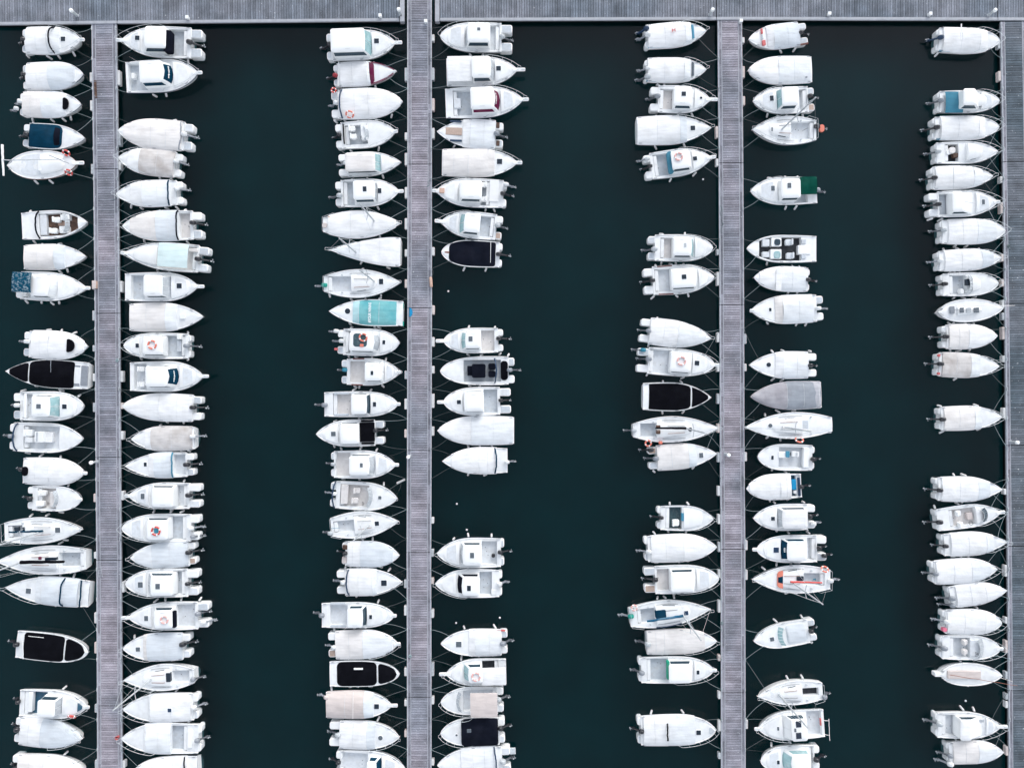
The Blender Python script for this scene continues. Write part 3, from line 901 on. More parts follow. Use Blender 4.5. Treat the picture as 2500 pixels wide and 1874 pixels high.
    def fenders(s, xs, low):
        """xs: crop x positions; low: on the side towards the bottom of the photo"""
        for x in xs:
            z = .55
            sg = 1 if s.ay[1] > 0 else -1       # +y in boat is up the photo when sg = 1
            sg = -sg if low else sg
            lx = s.X(x, s.z0); w = s.hw(lx)
            out = s.rnd.uniform(.05, .2)
            A = s.toworld(lx + s.rnd.uniform(-.06, .06), sg * (w + .08)); B = s.toworld(lx + s.rnd.uniform(-.2, .2), sg * (w + .09 + out))
            root = link("boat_fender", None); root.location = (A[0], A[1], 0)
            m = M(); m.capsule((0, 0, .55), (B[0] - A[0], B[1] - A[1], .24), .095, 9); m.build("fender_body", "fender", root, 60)
            e = s.toworld(lx, sg * (w - .03))
            m = M(); m.tube([(0, 0, .60), (e[0] - A[0], e[1] - A[1], s.sheer(lx) + .03)], .01, 4); m.build("lanyard", "rope", root)
            s.fl.append((lx, low, root))
    def label_fenders(s):
        for low in (True, False):
            fs = sorted([f for f in s.fl if f[1] == low], key=lambda f: f[0])
            for i, (lx, _, r) in enumerate(fs):
                tag(r, f"white fender, {ORD[i]} from stern, {'lower' if low else 'upper'} side, {s.ref()}", "fender", "fenders hung over the boats' sides")

def moor(b):
    """two lines from the boat's pier end to the pier cleats"""
    p, side = COLS[b.col]
    sgn = 1 if side == 0 else -1
    bow_in = (b.ax[0] > 0) == (side == 0)
    lxc = b.L * (.86 if bow_in else .06)
    wy = b.toworld(lxc, 0)
    py = CY - wy[1] * S * H / (H - .8)
    for up in (True, False):
        c = [y for y in CLEAT_Y if (y < py - 16 if up else y > py + 16)]
        if not c: continue
        cy = max(c) if up else min(c)
        if cy > 1900 or abs(cy - py) > 95: continue
        q = wpt(pier_x(p, cy, side) + (1.5 if side == 0 else -1.5), cy, ZP)
        sg = 1 if b.ay[1] > 0 else -1
        sg = sg if up else -sg
        e = b.toworld(lxc, sg * (b.hw(lxc) - .05)); z0 = b.sheer(lxc) + .05
        root = None
        n = 9; sag = RND.uniform(.03, .35) * math.hypot(e[0] - q[0], e[1] - q[1]) * .35
        bow_ = RND.uniform(-.12, .12)
        pts = []
        for i in range(n + 1):
            t = i / n; k = 4 * t * (1 - t)
            pts.append((e[0] + (q[0] - e[0]) * t, e[1] + (q[1] - e[1]) * t + bow_ * k, z0 + (ZP + .10 - z0) * t - sag * k * .5))
        o = Vector(pts[0]); m = M(); m.tube([tuple(Vector(v) - o) for v in pts], .016, 5)
        r = m.build("mooring_line", "rope", None, 60); r.location = o
        tag(r, f"{'upper' if up else 'lower'} mooring line of the {b.ref()}", "rope", "mooring lines to the pier cleats")

def lettering(b, x, y, wpx, hpx, z, slope=0, text=None, col="roofwhite", parent=None):
    """writing across the boat (reads along the beam)"""
    lx, ly = b.loc(x, y, z); Lh = b.mw(wpx, z); Hh = b.mw(hpx, z)
    if text:
        cu = bpy.data.curves.new("lettering", 'FONT'); cu.body = text; cu.align_x = 'CENTER'; cu.align_y = 'CENTER'; cu.extrude = .004; cu.offset = .03
        ob = bpy.data.objects.new("lettering", cu); COL.objects.link(ob)
        dg = bpy.context.evaluated_depsgraph_get(); me = bpy.data.meshes.new_from_object(ob.evaluated_get(dg))
        bpy.data.objects.remove(ob)
        xs = [v.co.x for v in me.vertices]; ys = [v.co.y for v in me.vertices]
        for v in me.vertices:
            v.co.x *= Lh / (max(xs) - min(xs)); v.co.y *= Hh / (max(ys) - min(ys))
        me.materials.clear(); me.materials.append(MAT[col])
        o = link("lettering", me, parent or b.root); o.location = (lx, ly, z)
        o.rotation_euler = (0, 0, math.radians(-90))
        return o
    m = M(); yy = -Lh / 2
    while yy < Lh / 2:          # worn white lettering too small to read
        w = b.rnd.uniform(.07, .13); h = Hh * b.rnd.uniform(.5, .9)
        dx = -slope * abs(yy)
        m.slab((lx + dx - h / 2, ly + yy, z + slope * .2), (lx + dx - h / 2, ly + yy + w * .6, z), (lx + dx + h / 2, ly + yy + w * .6, z - h * .6), (lx + dx + h / 2, ly + yy, z - h * .6), .006)
        yy += w
    return m.build("lettering", col, parent or b.root)

# feature dispatcher ------------------------------------------------
def boat(col, crop, bow, stern, beam, shape, name, desc, *feats, e=(), fb=(), ft=(), rail=None, roll=None, cp=None, floor="floorlight", hullmat="gel", trim=None, cat=None, lines=True, pods=None):
    idx = COUNT.get(col, 0); COUNT[col] = idx + 1
    if len(desc.replace(',', '').split()) > 10: desc = desc.replace("white ", "", 1)
    b = Boat(crop, bow, stern, beam, shape, name, desc, seed=hash((ord(col), idx)) % 9973)
    b.col, b.idx, b.fl = col, idx, []
    p, side = COLS[col]
    tag(b.root, f"{desc}, {ORD[idx]} down, {'left' if side == 0 else 'right'} of {PIER_NAME[p]} pier", cat or ("sailboat" if b.sailing else "motorboat"),
        f"boats moored {'left' if side == 0 else 'right'} of the {PIER_NAME[p]} pier")
    for en in e:
        lx = b.loc(en[0], en[1], .95)[0]
        if lx > -.05: b.nd = max(b.nd, min(max(lx + .25, .36), 1.0))
    if pods is not None: b.nd = pods
    if trim is None: trim = b.rnd.choice((None, None, 'mlight', 'mlight', 'mgrey', 'navypaint'))
    b.hull(hullmat, trim)
    c = None
    if cp:
        zf = b.z0
        a, f = b.X(cp[0], zf), b.X(cp[1], zf)
        if a > f: a, f = f, a
        a = max(a, b.nd + .12)
        wc = b.mw(cp[2], zf) / 2 if len(cp) > 2 else b.W - .26
        if f - a > .2: c = (a, f, wc)
    b.deck(c, floor)
    if cp and c and b.rnd.random() < .6 and "nobench" not in feats:       # aft bench
        m = M(); z = b.z0 - .02
        m.rbox(c[0] + .02, c[0] + .34, -c[2] + .05, c[2] - .05, z - .42, z - .06, .06, .03); bo = m.build("aft_bench", "gel_deck", b.root)
    for f in feats:
        if isinstance(f, str): continue
        k, a = f[0], f[1:]
        kw = a[-1] if a and isinstance(a[-1], dict) else {}
        a = [v for v in a if not isinstance(v, dict)]
        if k == 'cov':      # xa xp xf colour front-colour height
            xa, xp, xf = (b.X(v, b.z0 + .25) for v in a[:3])
            b.cover(max(xa, b.nd + .04, .02), xp, min(xf, b.L * .985), a[3], a[4], a[5], **kw)
        elif k == 'patch':
            xa, xf = sorted((b.X(a[0], b.z0 + .1), b.X(a[1], b.z0 + .1)))
            b.patch(max(xa, b.nd + .04), xf, a[2], a[3], **kw)
        elif k == 'bim': b.bimini(*a, **kw)
        elif k == 'strap': b.strap(*a, **kw)
        elif k == 'house': b.house(*a, **kw)
        elif k == 'coach': b.coach(*a, **kw)
        elif k == 'screen': b.screen(*a, **kw)
        elif k == 'hatch': b.hatch(*a, **kw)
        elif k == 'box': b.box(*a, **kw)
        elif k == 'seat': b.seat(*a, **kw)
        elif k == 'wheel': b.wheel(*a, **kw)
        elif k == 'ring': b.ring(*a, **kw)
        elif k == 'mast': b.mast(*a, **kw)
        elif k == 'boom': b.boom(*a, **kw)
        elif k == 'pushpit': b.pushpit(*a, **kw)
        elif k == 'text': lettering(b, *a, **kw)
        elif k == 'stripe':  # coloured stripe along a gunwale side
            x0, x1, y, colr = a
            zz = b.z0 + .05; p0, p1 = b.loc(x0, y, zz), b.loc(x1, y, zz); sg = 1 if (p0[1] + p1[1]) > 0 else -1
            xs = sorted((p0[0], p1[0])); m = M()
            m.grid([[(x, sg * (b.hw(x) + .012), b.sheer(x) - .11), (x, sg * (b.hw(x) - .01), b.sheer(x) + .036), (x, sg * (b.hw(x) - .11), b.sheer(x) + .038)] for x in [xs[0] + (xs[1] - xs[0]) * i / 8 for i in range(9)]])
            m.build("coloured_stripe", colr, b.root)
    for en in e: b.engine(*en)
    for x, k in ((b.L * .84, 1), (max(b.nd + .25, .3), 1), (b.L * .5, .0)):
        for sg in (1, -1):
            if not k and b.rnd.random() < .5: continue
            o = link("deck_cleat", CLEAT, b.root); o.location = (x, sg * (b.hw(x) - .055), b.sheer(x) + .03); o.rotation_euler = (0, 0, -sg * (.5 if x > b.L * .7 else 0))
    if b.sailing and not any(f[0] == 'cov' for f in feats if not isinstance(f, str)):
        for sg in (1, -1):
            m = M(); xs = [b.L * (.34 + .03 * i) for i in range(10)]
            m.tube([(x, sg * b.hw(x) * .72, b.sheer(x) + .055) for x in xs], .016, 4); m.build("jib_track", "mdark", b.root)
            x = b.L * .24; y = sg * b.hw(x) * .68
            m = M(); m.disc(x, y, b.z0, b.z0 + .16, .075, 12, .02); m.build("winch", "steel", b.root)
            m = M(); m.tube([(b.L * .40, sg * b.W * .30, b.z0 + .27), (b.L * .42, sg * b.W * .30, b.z0 + .33), (b.L * .58, sg * b.W * .26, b.z0 + .30), (b.L * .6, sg * b.W * .26, b.z0 + .24)], .02, 5); m.build("grab_rail", "wood_trim" if b.rnd.random() < .4 else "mdark", b.root)
    b.fenders(fb, True); b.fenders(ft, False); b.label_fenders()
    r = rail if rail is not None else (b.rnd.random() < .6 and not b.sailing)
    if r or b.sailing and rail is None: b.rail(.55 if not isinstance(r, float) or r is True else r, .5, .12 if roll is None else .3)
    if roll: b.roller(roll)
    if lines: moor(b)
    ALL.append(b)
    return b

# ------------------------------------------------------------------ the boats, row by row (positions in photograph pixels)
HD = dict(col="hatchgrey")
ZR = dict(zr=1.8)
MB = "motorboat"
# ---- column A: left of the first pier
boat('A', 'A1', (822, 405), (208, 400), 270, 'm', MB, "white covered boat with dark folded hood bar and square hatch", ('cov', 225, 480, 590, 'cwhite', 'cpale', .62), ('strap', 482, 'cnavyblack', {'z': 1.5}), ('hatch', 635, 395, 45), e=[(225, 400, 'k')], fb=(250, 460, 570, 715), rail=.45, roll=855)
boat('A', 'A1', (842, 748), (215, 765), 280, 'm', MB, "white boat with grey windscreen cover and cream cockpit canvas", ('cov', 225, 490, 745, 'cwhite', 'cgrey', .6), e=[(230, 748, 'k')], fb=(600,), ft=(300,), rail=False)
boat('A', 'A1', (820, 1050), (185, 1035), 260, 'm', MB, "cream tented boat with dark oval gap before its bow", ('cov', 222, 420, 655, 'ccream', 'cpale', .55), ('patch', 640, 697, .42, 'cblack', {'h': .02, 'ra': .25, 'rf': .3, 'z': .21}), e=[(190, 1015, 'w'), (150, 1085, 'w')], fb=(315, 495, 615, 690), rail=False)  # black patch paints in the shaded inside of the oval gap
boat('A', 'A1', (858, 1388), (218, 1345), 258, 's', MB, "white boat with deep navy cockpit cover and bare foredeck", ('patch', 225, 622, .09, 'cnavy', {'h': .22, 'rf': .5, 'ra': .15}), ('patch', 540, 618, .16, 'cnavyblack', {'name': 'screen_cover', 'h': .3, 'rf': .4, 'ra': .1}), e=[(250, 1345, 'k')], ft=(300,), rail=False)
boat('A', 'A2', (775, 78), (68, 98), 288, 'de', "fishing_boat", "double-ended wooden-trimmed launch with lowered spars", ('patch', 200, 410, .34, 'floorlight', {'name': 'cockpit_sole', 'h': .02, 'z': .03}), ('coach', 400, 640, 190, {'h': .3, 'win': False}), ('box', 375, 40, 415, 150, .8, 1.1, 'gel', 'engine_box'), ('boom', 30, 45, 640, 35, 'mlight', {'r': .045, 'z': 1.5}), ('boom', 490, -5, 690, 80, 'mgrey', {'r': .04, 'z': 1.5}), ('boom', 22, -110, 35, 200, 'roofwhite', {'r': .11, 'z': 1.4}), ('ring', 690, 170, 1.15, 'ringred', {'R': .28, 'flat': False, 'where': 'on the lower bow of'}), ('ring', 665, -25, 1.15, 'ringred', {'R': .28, 'flat': False, 'where': 'on the upper bow of'}), trim='wood_trim', rail=False, roll=850, cat="fishing boat", fb=(320, 475))
boat('A', 'A2', (882, 668), (212, 702), 285, 's', "open_boat", "open white runabout with brown cockpit floor and white seats", ('box', 395, 590, 470, 790, .4, .72, 'floorlight', 'aft_bench_seat'), ('seat', 570, 640, {'sz': .5}), ('seat', 540, 750, {'sz': .5}), ('box', 600, 590, 690, 640, .4, .9, 'gel_deck', 'dash_panel'), ('box', 590, 705, 680, 770, .4, .9, 'gel_deck', 'helm_console'), ('strap', 355, 'cnavyblack', {'z': 1.1}), ('screen', 650, 700, 230, 'glassgrey'), ('box', 580, 662, 740, 692, .38, .42, 'tan', 'walkway_mat'), cp=(390, 790, 220), floor="floorbrown", fb=(310,), ft=(290,), rail=False)
boat('A', 'A2', (870, 1008), (232, 1015), 255, 's', MB, "white boat with beige cockpit cover and plain pointed foredeck", ('cov', 236, 545, 640, 'ccream', 'cgrey', .5), fb=(570, 655), ft=(405, 575), rail=False)
boat('A', 'A2', (880, 1325), (148, 1292), 292, 's', MB, "white boat with blue speckled bimini over its stern", ('house', 310, 490, 580, 215, 'cpale', {'zr': 1.5, 'bulge': .3, 'split': False}), ('bim', 112, 305, 200, 'cspeck', 1.9, 1262), e=[(170, 1265, 'w')], cp=(175, 310), floor="floor", fb=(240, 405, 500, 580), roll=912, rail=False)
boat('A', 'A3', (886, 352), (225, 322), 282, 'm', MB, "white covered boat with slanted black oval opening at bow", ('cov', 305, 490, 835, 'cwhite', 'cwhite', .45), ('patch', 690, 768, .48, 'cblack', {'h': .02, 'ra': .2, 'rf': .35, 'z': .37}), e=[(255, 300, 'w')], ft=(455, 595, 715), rail=False)  # the oval opening's inner shade is put in as a black patch
boat('A', 'A3', (68, 597), (876, 645), 284, 's', MB, "black-covered speedboat with white rim moored stern to the pier", ('patch', 285, 105, .10, 'cblack', {'name': 'bow_cover', 'rf': .1, 'ra': .3}), ('patch', 738, 296, .10, 'cblack', {'h': .18, 'rf': .35}), ('boom', 507, 490, 507, 610, 'mgrey', {'r': .03, 'z': 1.15}), ('box', 735, 535, 795, 750, .5, .80, 'mgrey', 'bench_pad'), ('box', 812, 540, 868, 745, .4, .875, 'mgrey', 'platform_tread'), fb=(345, 590), rail=False)
boat('A', 'A3', (848, 948), (122, 946), 295, 'r', MB, "white pilothouse boat with teal windscreen and two roof hatches", ('house', 320, 495, 600, 205, 'glassteal', {'zr': 1.75}), ('hatch', 390, 948, 45, {'zr': 1.75, 'col': 'hatchgrey'}), ('hatch', 660, 950, 45), ('box', 240, 825, 262, 1065, 1.3, 1.36, 'roofwhite', 'rod_arch', {'r': .02}), e=[(160, 938, 'w')], cp=(205, 325), ft=(200, 585, 770), rail=False)
boat('A', 'A3', (838, 1275), (82, 1252), 300, 'm', "open_boat", "open white fishing boat with centre console and navy stern bar", ('box', 345, 1200, 425, 1310, .4, 1.25, 'gel', 'helm_console'), ('box', 360, 1205, 375, 1300, 1.2, 1.27, 'glassgrey', 'console_screen', {'r': .01}), ('seat', 290, 1215, {'sz': .6}), ('box', 250, 1255, 320, 1310, .4, .85, 'gel_deck', 'helm_bench'), ('box', 440, 1205, 520, 1310, .4, .8, 'cwhite', 'console_seat'), ('strap', 130, 'navypaint', {'z': 1.15}), e=[(95, 1245, 'g')], cp=(235, 600, 225), fb=(245,), ft=(195,), rail=False)
boat('A', 'A4', (850, 98), (225, 76), 272, 'm', MB, "white covered boat with dark patch behind black outboard", ('cov', 235, 490, 822, 'cwhite', 'cwhite', .4), ('patch', 238, 296, .75, 'cblack', {'h': .05, 'z': .4}), e=[(205, 62, 'k')], ft=(380, 585), roll=882, rail=False, pods=0)  # small black patch over the aft end of the cover
boat('A', 'A4', (822, 362), (262, 350), 255, 'r', MB, "small white boat with open cockpit and beige curved screen", ('screen', 545, 590, 170, 'glassgrey'), ('seat', 430, 300, {'sz': .5}), ('seat', 410, 405, {'sz': .5}), ('wheel', 480, 405), ('box', 500, 290, 560, 440, .5, .95, 'floorcream', 'dash_panel'), e=[(285, 350, 'k')], cp=(375, 560, 200), floor="floorcream", fb=(400, 585), ft=(665,), roll=832, rail=False)
boat('A', 'A4', (836, 660), (38, 690), 268, 'sailw', "sailboat", "white sloop with blue sail bag and square bow hatch", ('coach', 235, 560, 150, {'h': .22}), ('hatch', 583, 667, 50, {'col': 'hatchgrey'}), ('box', 140, 640, 185, 690, .7, .93, 'hatch', 'companionway'), ('box', 220, 640, 246, 682, .9, 1.19, 'hatch', 'sliding_hatch'), ('boom', 425, 680, 90, 690, 'cnavy', {'r': .10}), ('mast', 430, 680), ('pushpit',), cp=(80, 225, 120), fb=(605,), ft=(270, 435))
boat('A', 'A4', (-25, 982), (852, 965), 294, 'sailw', "sailboat", "white yacht with black sail cover on boom, stern to pier", ('coach', 560, 170, 165, {'h': .26}), ('box', 445, 945, 560, 972, .9, 1.25, 'hatch', 'companionway'), ('box', 380, 935, 412, 965, 1.15, 1.26, 'maroonpaint', 'deck_hatch'), ('boom', 205, 990, 640, 985, 'cblack', {'r': .17}), ('mast', 212, 990), ('pushpit',), cp=(595, 835, 140), floor="floor", ft=(570,))
boat('A', 'A4', (68, 1240), (885, 1312), 285, 's', MB, "white cruiser under grey canopies with two navy hoops", ('cov', 770, 430, 355, 'cgrey', 'cpale', .55), ('hatch', 290, 1275, 50, {'col': 'hatchgrey'}), ('strap', 605, 'cnavy', {'z': 1.55}), ('strap', 808, 'cnavy', {'z': 1.0}), ft=(575, 705), fb=(550,), rail=True)
boat('A', 'A5', (890, 478), (160, 402), 285, 'b', "inflatable_boat", "black-covered round-bowed boat with wide white tubes", ('patch', 232, 640, .14, 'cblack', {'h': .16}), ('patch', 655, 858, .20, 'cblack', {'name': 'bow_cover', 'rf': .5}), ('boom', 225, 370, 232, 545, 'roofwhite', {'r': .05, 'z': 1.1}), ('box', 280, 322, 435, 338, .9, .96, 'roofwhite', 'boat_pole', {'r': .01}), e=[(150, 400, 'k')], pods=0, rail=False)
boat('A', 'A5', (882, 1022), (190, 990), 285, 'm', MB, "small white cabin boat with blue cockpit and offset wheelhouse", ('house', 380, 545, 622, 165, 'glassgrey', {'zr': 1.75, 'y': 1045, 'bulge': .02}), ('box', 248, 880, 283, 1080, .45, .62, 'floorblue', 'locker_lid'), ('box', 285, 880, 318, 1080, .45, .85, 'gel', 'aft_bench_seat'), ('patch', 790, 832, .30, 'floorblue', {'name': 'anchor_locker', 'h': .01, 'z': .17, 'ra': .05, 'rf': .05}), ('ring', 720, 1122, 1.1, 'ringred', {'R': .30, 'flat': False}), e=[(170, 975, 'k')], cp=(240, 470, 235), floor="floorblue", ft=(605,), roll=905, rail=.5, pods=0)
boat('A', 'A5', (836, 1335), (135, 1262), 288, 's', MB, "white boat with cream stern cover and grey bow cover", ('cov', 190, 405, 790, 'cwhite', 'cgrey', .4), e=[(160, 1245, 'k')], rail=.5)
boat('A', 'A5', (862, 1668), (108, 1640), 285, 'm', MB, "white tarpaulined boat cut off at the bottom edge", ('cov', 170, 440, 800, 'ccream', 'cwhite', .5), e=[(140, 1640, 'k')], ft=(625,), rail=False)

# ---- column B: right of the first pier
boat('B', 'A1', (1225, 410), (2012, 428), 318, 'm', MB, "large white pilothouse boat with black rear canopy", ('house', 1650, 1440, 1405, 215, 'gel', {'zr': 1.75, 'bulge': .2}), ('box', 1638, 300, 1712, 520, 1.0, 1.55, 'cnavyblack', 'rear_canopy', {'r': .2}), ('hatch', 1388, 395, 45), e=[(1915, 425, 'k')], cp=(1870, 1650), floor="floor", roll=1168, rail=.45, fb=(1870,))
boat('B', 'A1', (1985, 735), (1255, 772), 330, 'm', MB, "white boat with navy lettered windscreen cover and grey cockpit", ('house', 1400, 1640, 1735, 215, 'cnavy', {'zr': 1.7, 'bulge': .35, 'split': False, 'sidecol': 'cnavy'}), ('text', 1690, 722, 120, 13, 1.42, {'slope': .12}), ('box', 1310, 730, 1345, 785, .45, .85, 'gel', 'bait_tank'), cp=(1285, 1470, 270), floor="floor", roll=2030, fb=(1515, 1640), rail=.5)
boat('B', 'A1', (1187, 1312), (1920, 1366), 300, 'm', MB, "cream-covered boat with white outboard and grey platform pads", ('cov', 1805, 1515, 1235, 'ccream', 'ccream', .42), ('strap', 1808, 'mgrey', {'z': .95}), e=[(1860, 1345, 'w')], rail=False, ft=(1715,))
boat('B', 'A2', (1190, 25), (1812, 95), 265, 'm', MB, "white boat with stained pale grey cover and square stern", ('cov', 1730, 1395, 1275, 'cstain', 'cwhite', .4), e=[(1775, 60, 'w')], rail=True, fb=(1600, 1710), ft=(1440,))
boat('B', 'A2', (1170, 390), (1822, 365), 262, 'm', MB, "white boat with grey ribbed cover and navy hood bar", ('cov', 1690, 1425, 1300, 'cpale', 'cwhite', .45), ('strap', 1682, 'cnavy', {'z': 1.25}), e=[(1785, 332, 'w')], rail=True, fb=(1295, 1385, 1640, 1740), ft=(1360,))
boat('B', 'A2', (1232, 708), (2012, 690), 302, 'm', MB, "cream-covered boat with striped hood bar across its waist", ('cov', 1768, 1560, 1300, 'cgrey', 'ccream', .4), ('strap', 1765, 'cnavyblack', {'z': 1.4}), e=[(1945, 672, 'k')], cp=(1900, 1790), floor="floorcream", rail=.6, fb=(1425, 1850), ft=(1590, 1835))
boat('B', 'A2', (1245, 975), (2078, 1038), 285, 's', MB, "long white boat with pale mint square canopy", ('bim', 1575, 1875, 235, 'cmint', 1.75, 995), ('coach', 1570, 1330, 190, {'h': .25, 'win': False}), ('box', 1890, 925, 1975, 965, .6, .9, 'floorcream', 'side_bench'), e=[(2000, 1035, 'k')], cp=(1960, 1580), floor="floorcream", rail=.6, roll=1215, fb=(1570, 1690))
boat('B', 'A2', (1985, 1310), (1245, 1312), 294, 'm', MB, "white boat with grey split windscreen and dark square foredeck hatch", ('house', 1440, 1620, 1712, 205, 'glassgrey', {'zr': 1.6, 'bulge': .02}), ('hatch', 1803, 1305, 50), cp=(1310, 1445), floor="floor", roll=2050, rail=.55)
boat('B', 'A3', (2040, 55), (1290, 58), 284, 's', MB, "white boat with cream cockpit cover laced along its front", ('cov', 1296, 1655, 1765, 'ccream', 'cpale', .4), ('box', 1795, 25, 1850, 75, .95, 1.08, 'gel_deck', 'deck_hatch'), rail=False)
boat('B', 'A3', (1245, 342), (1898, 347), 262, 'r', MB, "white cabin boat, orange ring on roof, grey cockpit", ('house', 1622, 1430, 1400, 180, 'gel', {'zr': 1.6}), ('hatch', 1388, 343, 34, 42), ('ring', 1523, 333, 1.66, {'R': .36}), ('box', 1768, 290, 1812, 402, .4, .72, 'floor', 'stern_bench'), ('seat', 1790, 255), e=[(1870, 345, 'g')], cp=(1850, 1630), floor="floor", rail=.6, fb=(1390, 1870), ft=(1870,), pods=.2)
boat('B', 'A3', (2040, 648), (1295, 652), 305, 'm', MB, "white boat with navy starred windscreen cover and white cockpit", ('house', 1460, 1685, 1797, 205, 'cnavy', {'zr': 1.65, 'bulge': .4, 'split': False}), ('text', 1745, 648, 110, 10, 1.33, {'slope': .12}), ('seat', 1415, 575), ('seat', 1415, 730), cp=(1340, 1465, 270), floor="floorlight", roll=2095, rail=.55)
boat('B', 'A3', (1228, 945), (2006, 970), 274, 'm', MB, "long boat under smooth white full-length cover", ('cov', 1925, 1590, 1250, 'cwhite', 'cwhite', .35), e=[(1950, 960, 'k')], rail=False, fb=(1665, 1830))
boat('B', 'A3', (1322, 1275), (1942, 1265), 242, 'm', MB, "small boat with dirty beige cover and white outboard", ('cov', 1910, 1510, 1445, 'cstain', 'cwhite', .3), e=[(1910, 1250, 'w')], rail=.6, fb=(1800, 1865), ft=(1590,), pods=0)
boat('B', 'A3', (1258, 1545), (1932, 1530), 255, 's', MB, "white boat with grey cover edged by light blue bar", ('cov', 1715, 1540, 1480, 'cgrey', 'cwhite', .4), ('strap', 1720, 'cskyblue', {'z': 1.25}), ('hatch', 1457, 1528, 28, 40), e=[(1885, 1530, 'k')], cp=(1860, 1735), rail=True)
boat('B', 'A4', (1290, 325), (1995, 330), 270, 'm', MB, "white cabin boat with small dark bow hatch and canvas back", ('house', 1725, 1520, 1490, 195, 'gel', {'zr': 1.6}), ('hatch', 1440, 328, 38, 55, {'col': 'hatchgrey'}), ('cov', 1735, 1660, 1640, 'cpale', 'cwhite', .3, {'inset': .3}), e=[(1905, 320, 'k')], cp=(1870, 1740), rail=True, roll=1255, ft=(1830,), fb=(1520, 1690))
boat('B', 'A4', (1225, 650), (1985, 648), 288, 'r', MB, "white cabin boat, red and teal roof ring, tall bow rail", ('house', 1668, 1470, 1440, 195, 'gel', {'zr': 1.65}), ('ring', 1560, 678, 1.72, 'ringred', {'R': .37}), ('box', 1540, 655, 1580, 700, 1.67, 1.74, 'mblue', 'roof_vent', {'r': .08}), e=[(1925, 650, 'w'), (1945, 735, 'g')], cp=(1860, 1690), floor="floor", rail=.45, ft=(1520, 1690, 1800))
boat('B', 'A4', (1312, 945), (1948, 905), 250, 'm', MB, "small boat under plain pale grey full cover", ('cov', 1885, 1520, 1350, 'cgrey', 'cpale', .3), e=[(1905, 890, 'k')], rail=.6)
boat('B', 'A4', (1262, 1202), (1978, 1198), 290, 'r', MB, "white boat with two black framed hatches and grey cockpit", ('house', 1720, 1505, 1462, 200, 'glassgrey', {'zr': 1.65}), ('hatch', 1580, 1230, 45, 55, {'zr': 1.65, 'col': 'hatchgrey'}), ('hatch', 1417, 1208, 48, 55, {'col': 'hatchgrey'}), e=[(1895, 1205, 'k')], cp=(1850, 1730), floor="floor", rail=.55)
boat('B', 'A5', (1290, 130), (2080, 115), 285, 'm', MB, "white boat, faded ring on roof, black bundled canopy behind", ('house', 1715, 1540, 1515, 180, 'gel', {'zr': 1.65}), ('hatch', 1475, 133, 38, 50, {'col': 'hatchgrey'}), ('ring', 1645, 155, 1.72, 'ringfaded', {'R': .32}), ('box', 1718, 72, 1755, 238, 1.2, 1.5, 'cnavyblack', 'folded_canopy', {'r': .1}), e=[(1995, 95, 'g'), (2050, 180, 'w')], cp=(1950, 1765), rail=.55, roll=1220, ft=(1530, 1640, 1800, 1985))
boat('B', 'A5', (1238, 440), (1895, 422), 275, 'm', MB, "white boat with pale grey cover and dark square bow hatch", ('cov', 1850, 1470, 1430, 'cgrey', 'ccream', .3), ('hatch', 1385, 447, 42, {'col': 'hatchgrey'}), e=[(1845, 400, 'k')], rail=True, fb=(1550, 1700), ft=(1335,))
boat('B', 'A5', (1242, 755), (1936, 722), 268, 'sail', "sailboat", "white sailing boat with black companionway and long bare mast", ('coach', 1700, 1420, 170, {'h': .28}), ('box', 1655, 690, 1705, 778, .95, 1.24, 'hatch', 'companionway'), ('mast', 1512, 750), cp=(1925, 1725, 120), floor="floorlight", e=[(1945, 750, 'g')], pods=0)
boat('B', 'A5', (1240, 1045), (1975, 1030), 285, 'm', MB, "white covered boat with tiny navy hatch amidships", ('cov', 1900, 1510, 1480, 'cwhite', 'cwhite', .42), ('hatch', 1708, 1048, 36, {'col': 'navypaint'}), e=[(1955, 1030, 'w')], rail=.6, fb=(1480, 1590, 1730), ft=(1495, 1745))
boat('B', 'A5', (1222, 1335), (2006, 1352), 310, 'm', MB, "white boat with soft top, grey cockpit and white stern bench", ('cov', 1700, 1470, 1435, 'cpale', 'cwhite', .55), ('box', 1875, 1265, 1915, 1440, .45, .95, 'gel', 'stern_bench'), e=[(1955, 1360, 'g')], cp=(1870, 1705), floor="floor", rail=True, pods=.25, ft=(1590, 1730, 1875), fb=(1515,))
boat('B', 'A5', (1300, 1700), (1975, 1655), 285, 'm', MB, "white covered boat at the bottom edge beside dark strap", ('cov', 1870, 1560, 1380, 'cwhite', 'cwhite', .4), ('strap', 1850, 'cnavyblack', {'z': 1.2}), rail=False)
# ---- column C: left of the second pier
boat('C', 'C1', (848, 435), (148, 460), 305, 'm', MB, "white boat with big white canopy, pale windscreen and square hatch", ('house', 200, 535, 608, 235, 'glassteal', {'zr': 1.8}), ('hatch', 657, 423, 48), e=[(170, 450, 'k')], cp=(195, 320), floor="floorcream", roll=912, rail=.5)
boat('C', 'C1', (855, 718), (218, 748), 245, 's', MB, "white speedboat with maroon stripes and red outboard", ('cov', 285, 555, 585, 'cwhite', 'cpale', .42), ('patch', 572, 628, .10, 'cmaroon', {'name': 'screen_stripe', 'h': .12, 'z': .09, 'ra': .08, 'rf': .25}), ('stripe', 600, 830, 850, 'maroonpaint'), ('stripe', 600, 830, 620, 'maroonpaint'), ('stripe', 400, 600, 860, 'maroonpaint'), ('boom', 275, 620, 272, 860, 'mwhite', {'r': .04, 'z': 1.3}), e=[(225, 755, 'r')], fb=(635,), ft=(620,), rail=False)
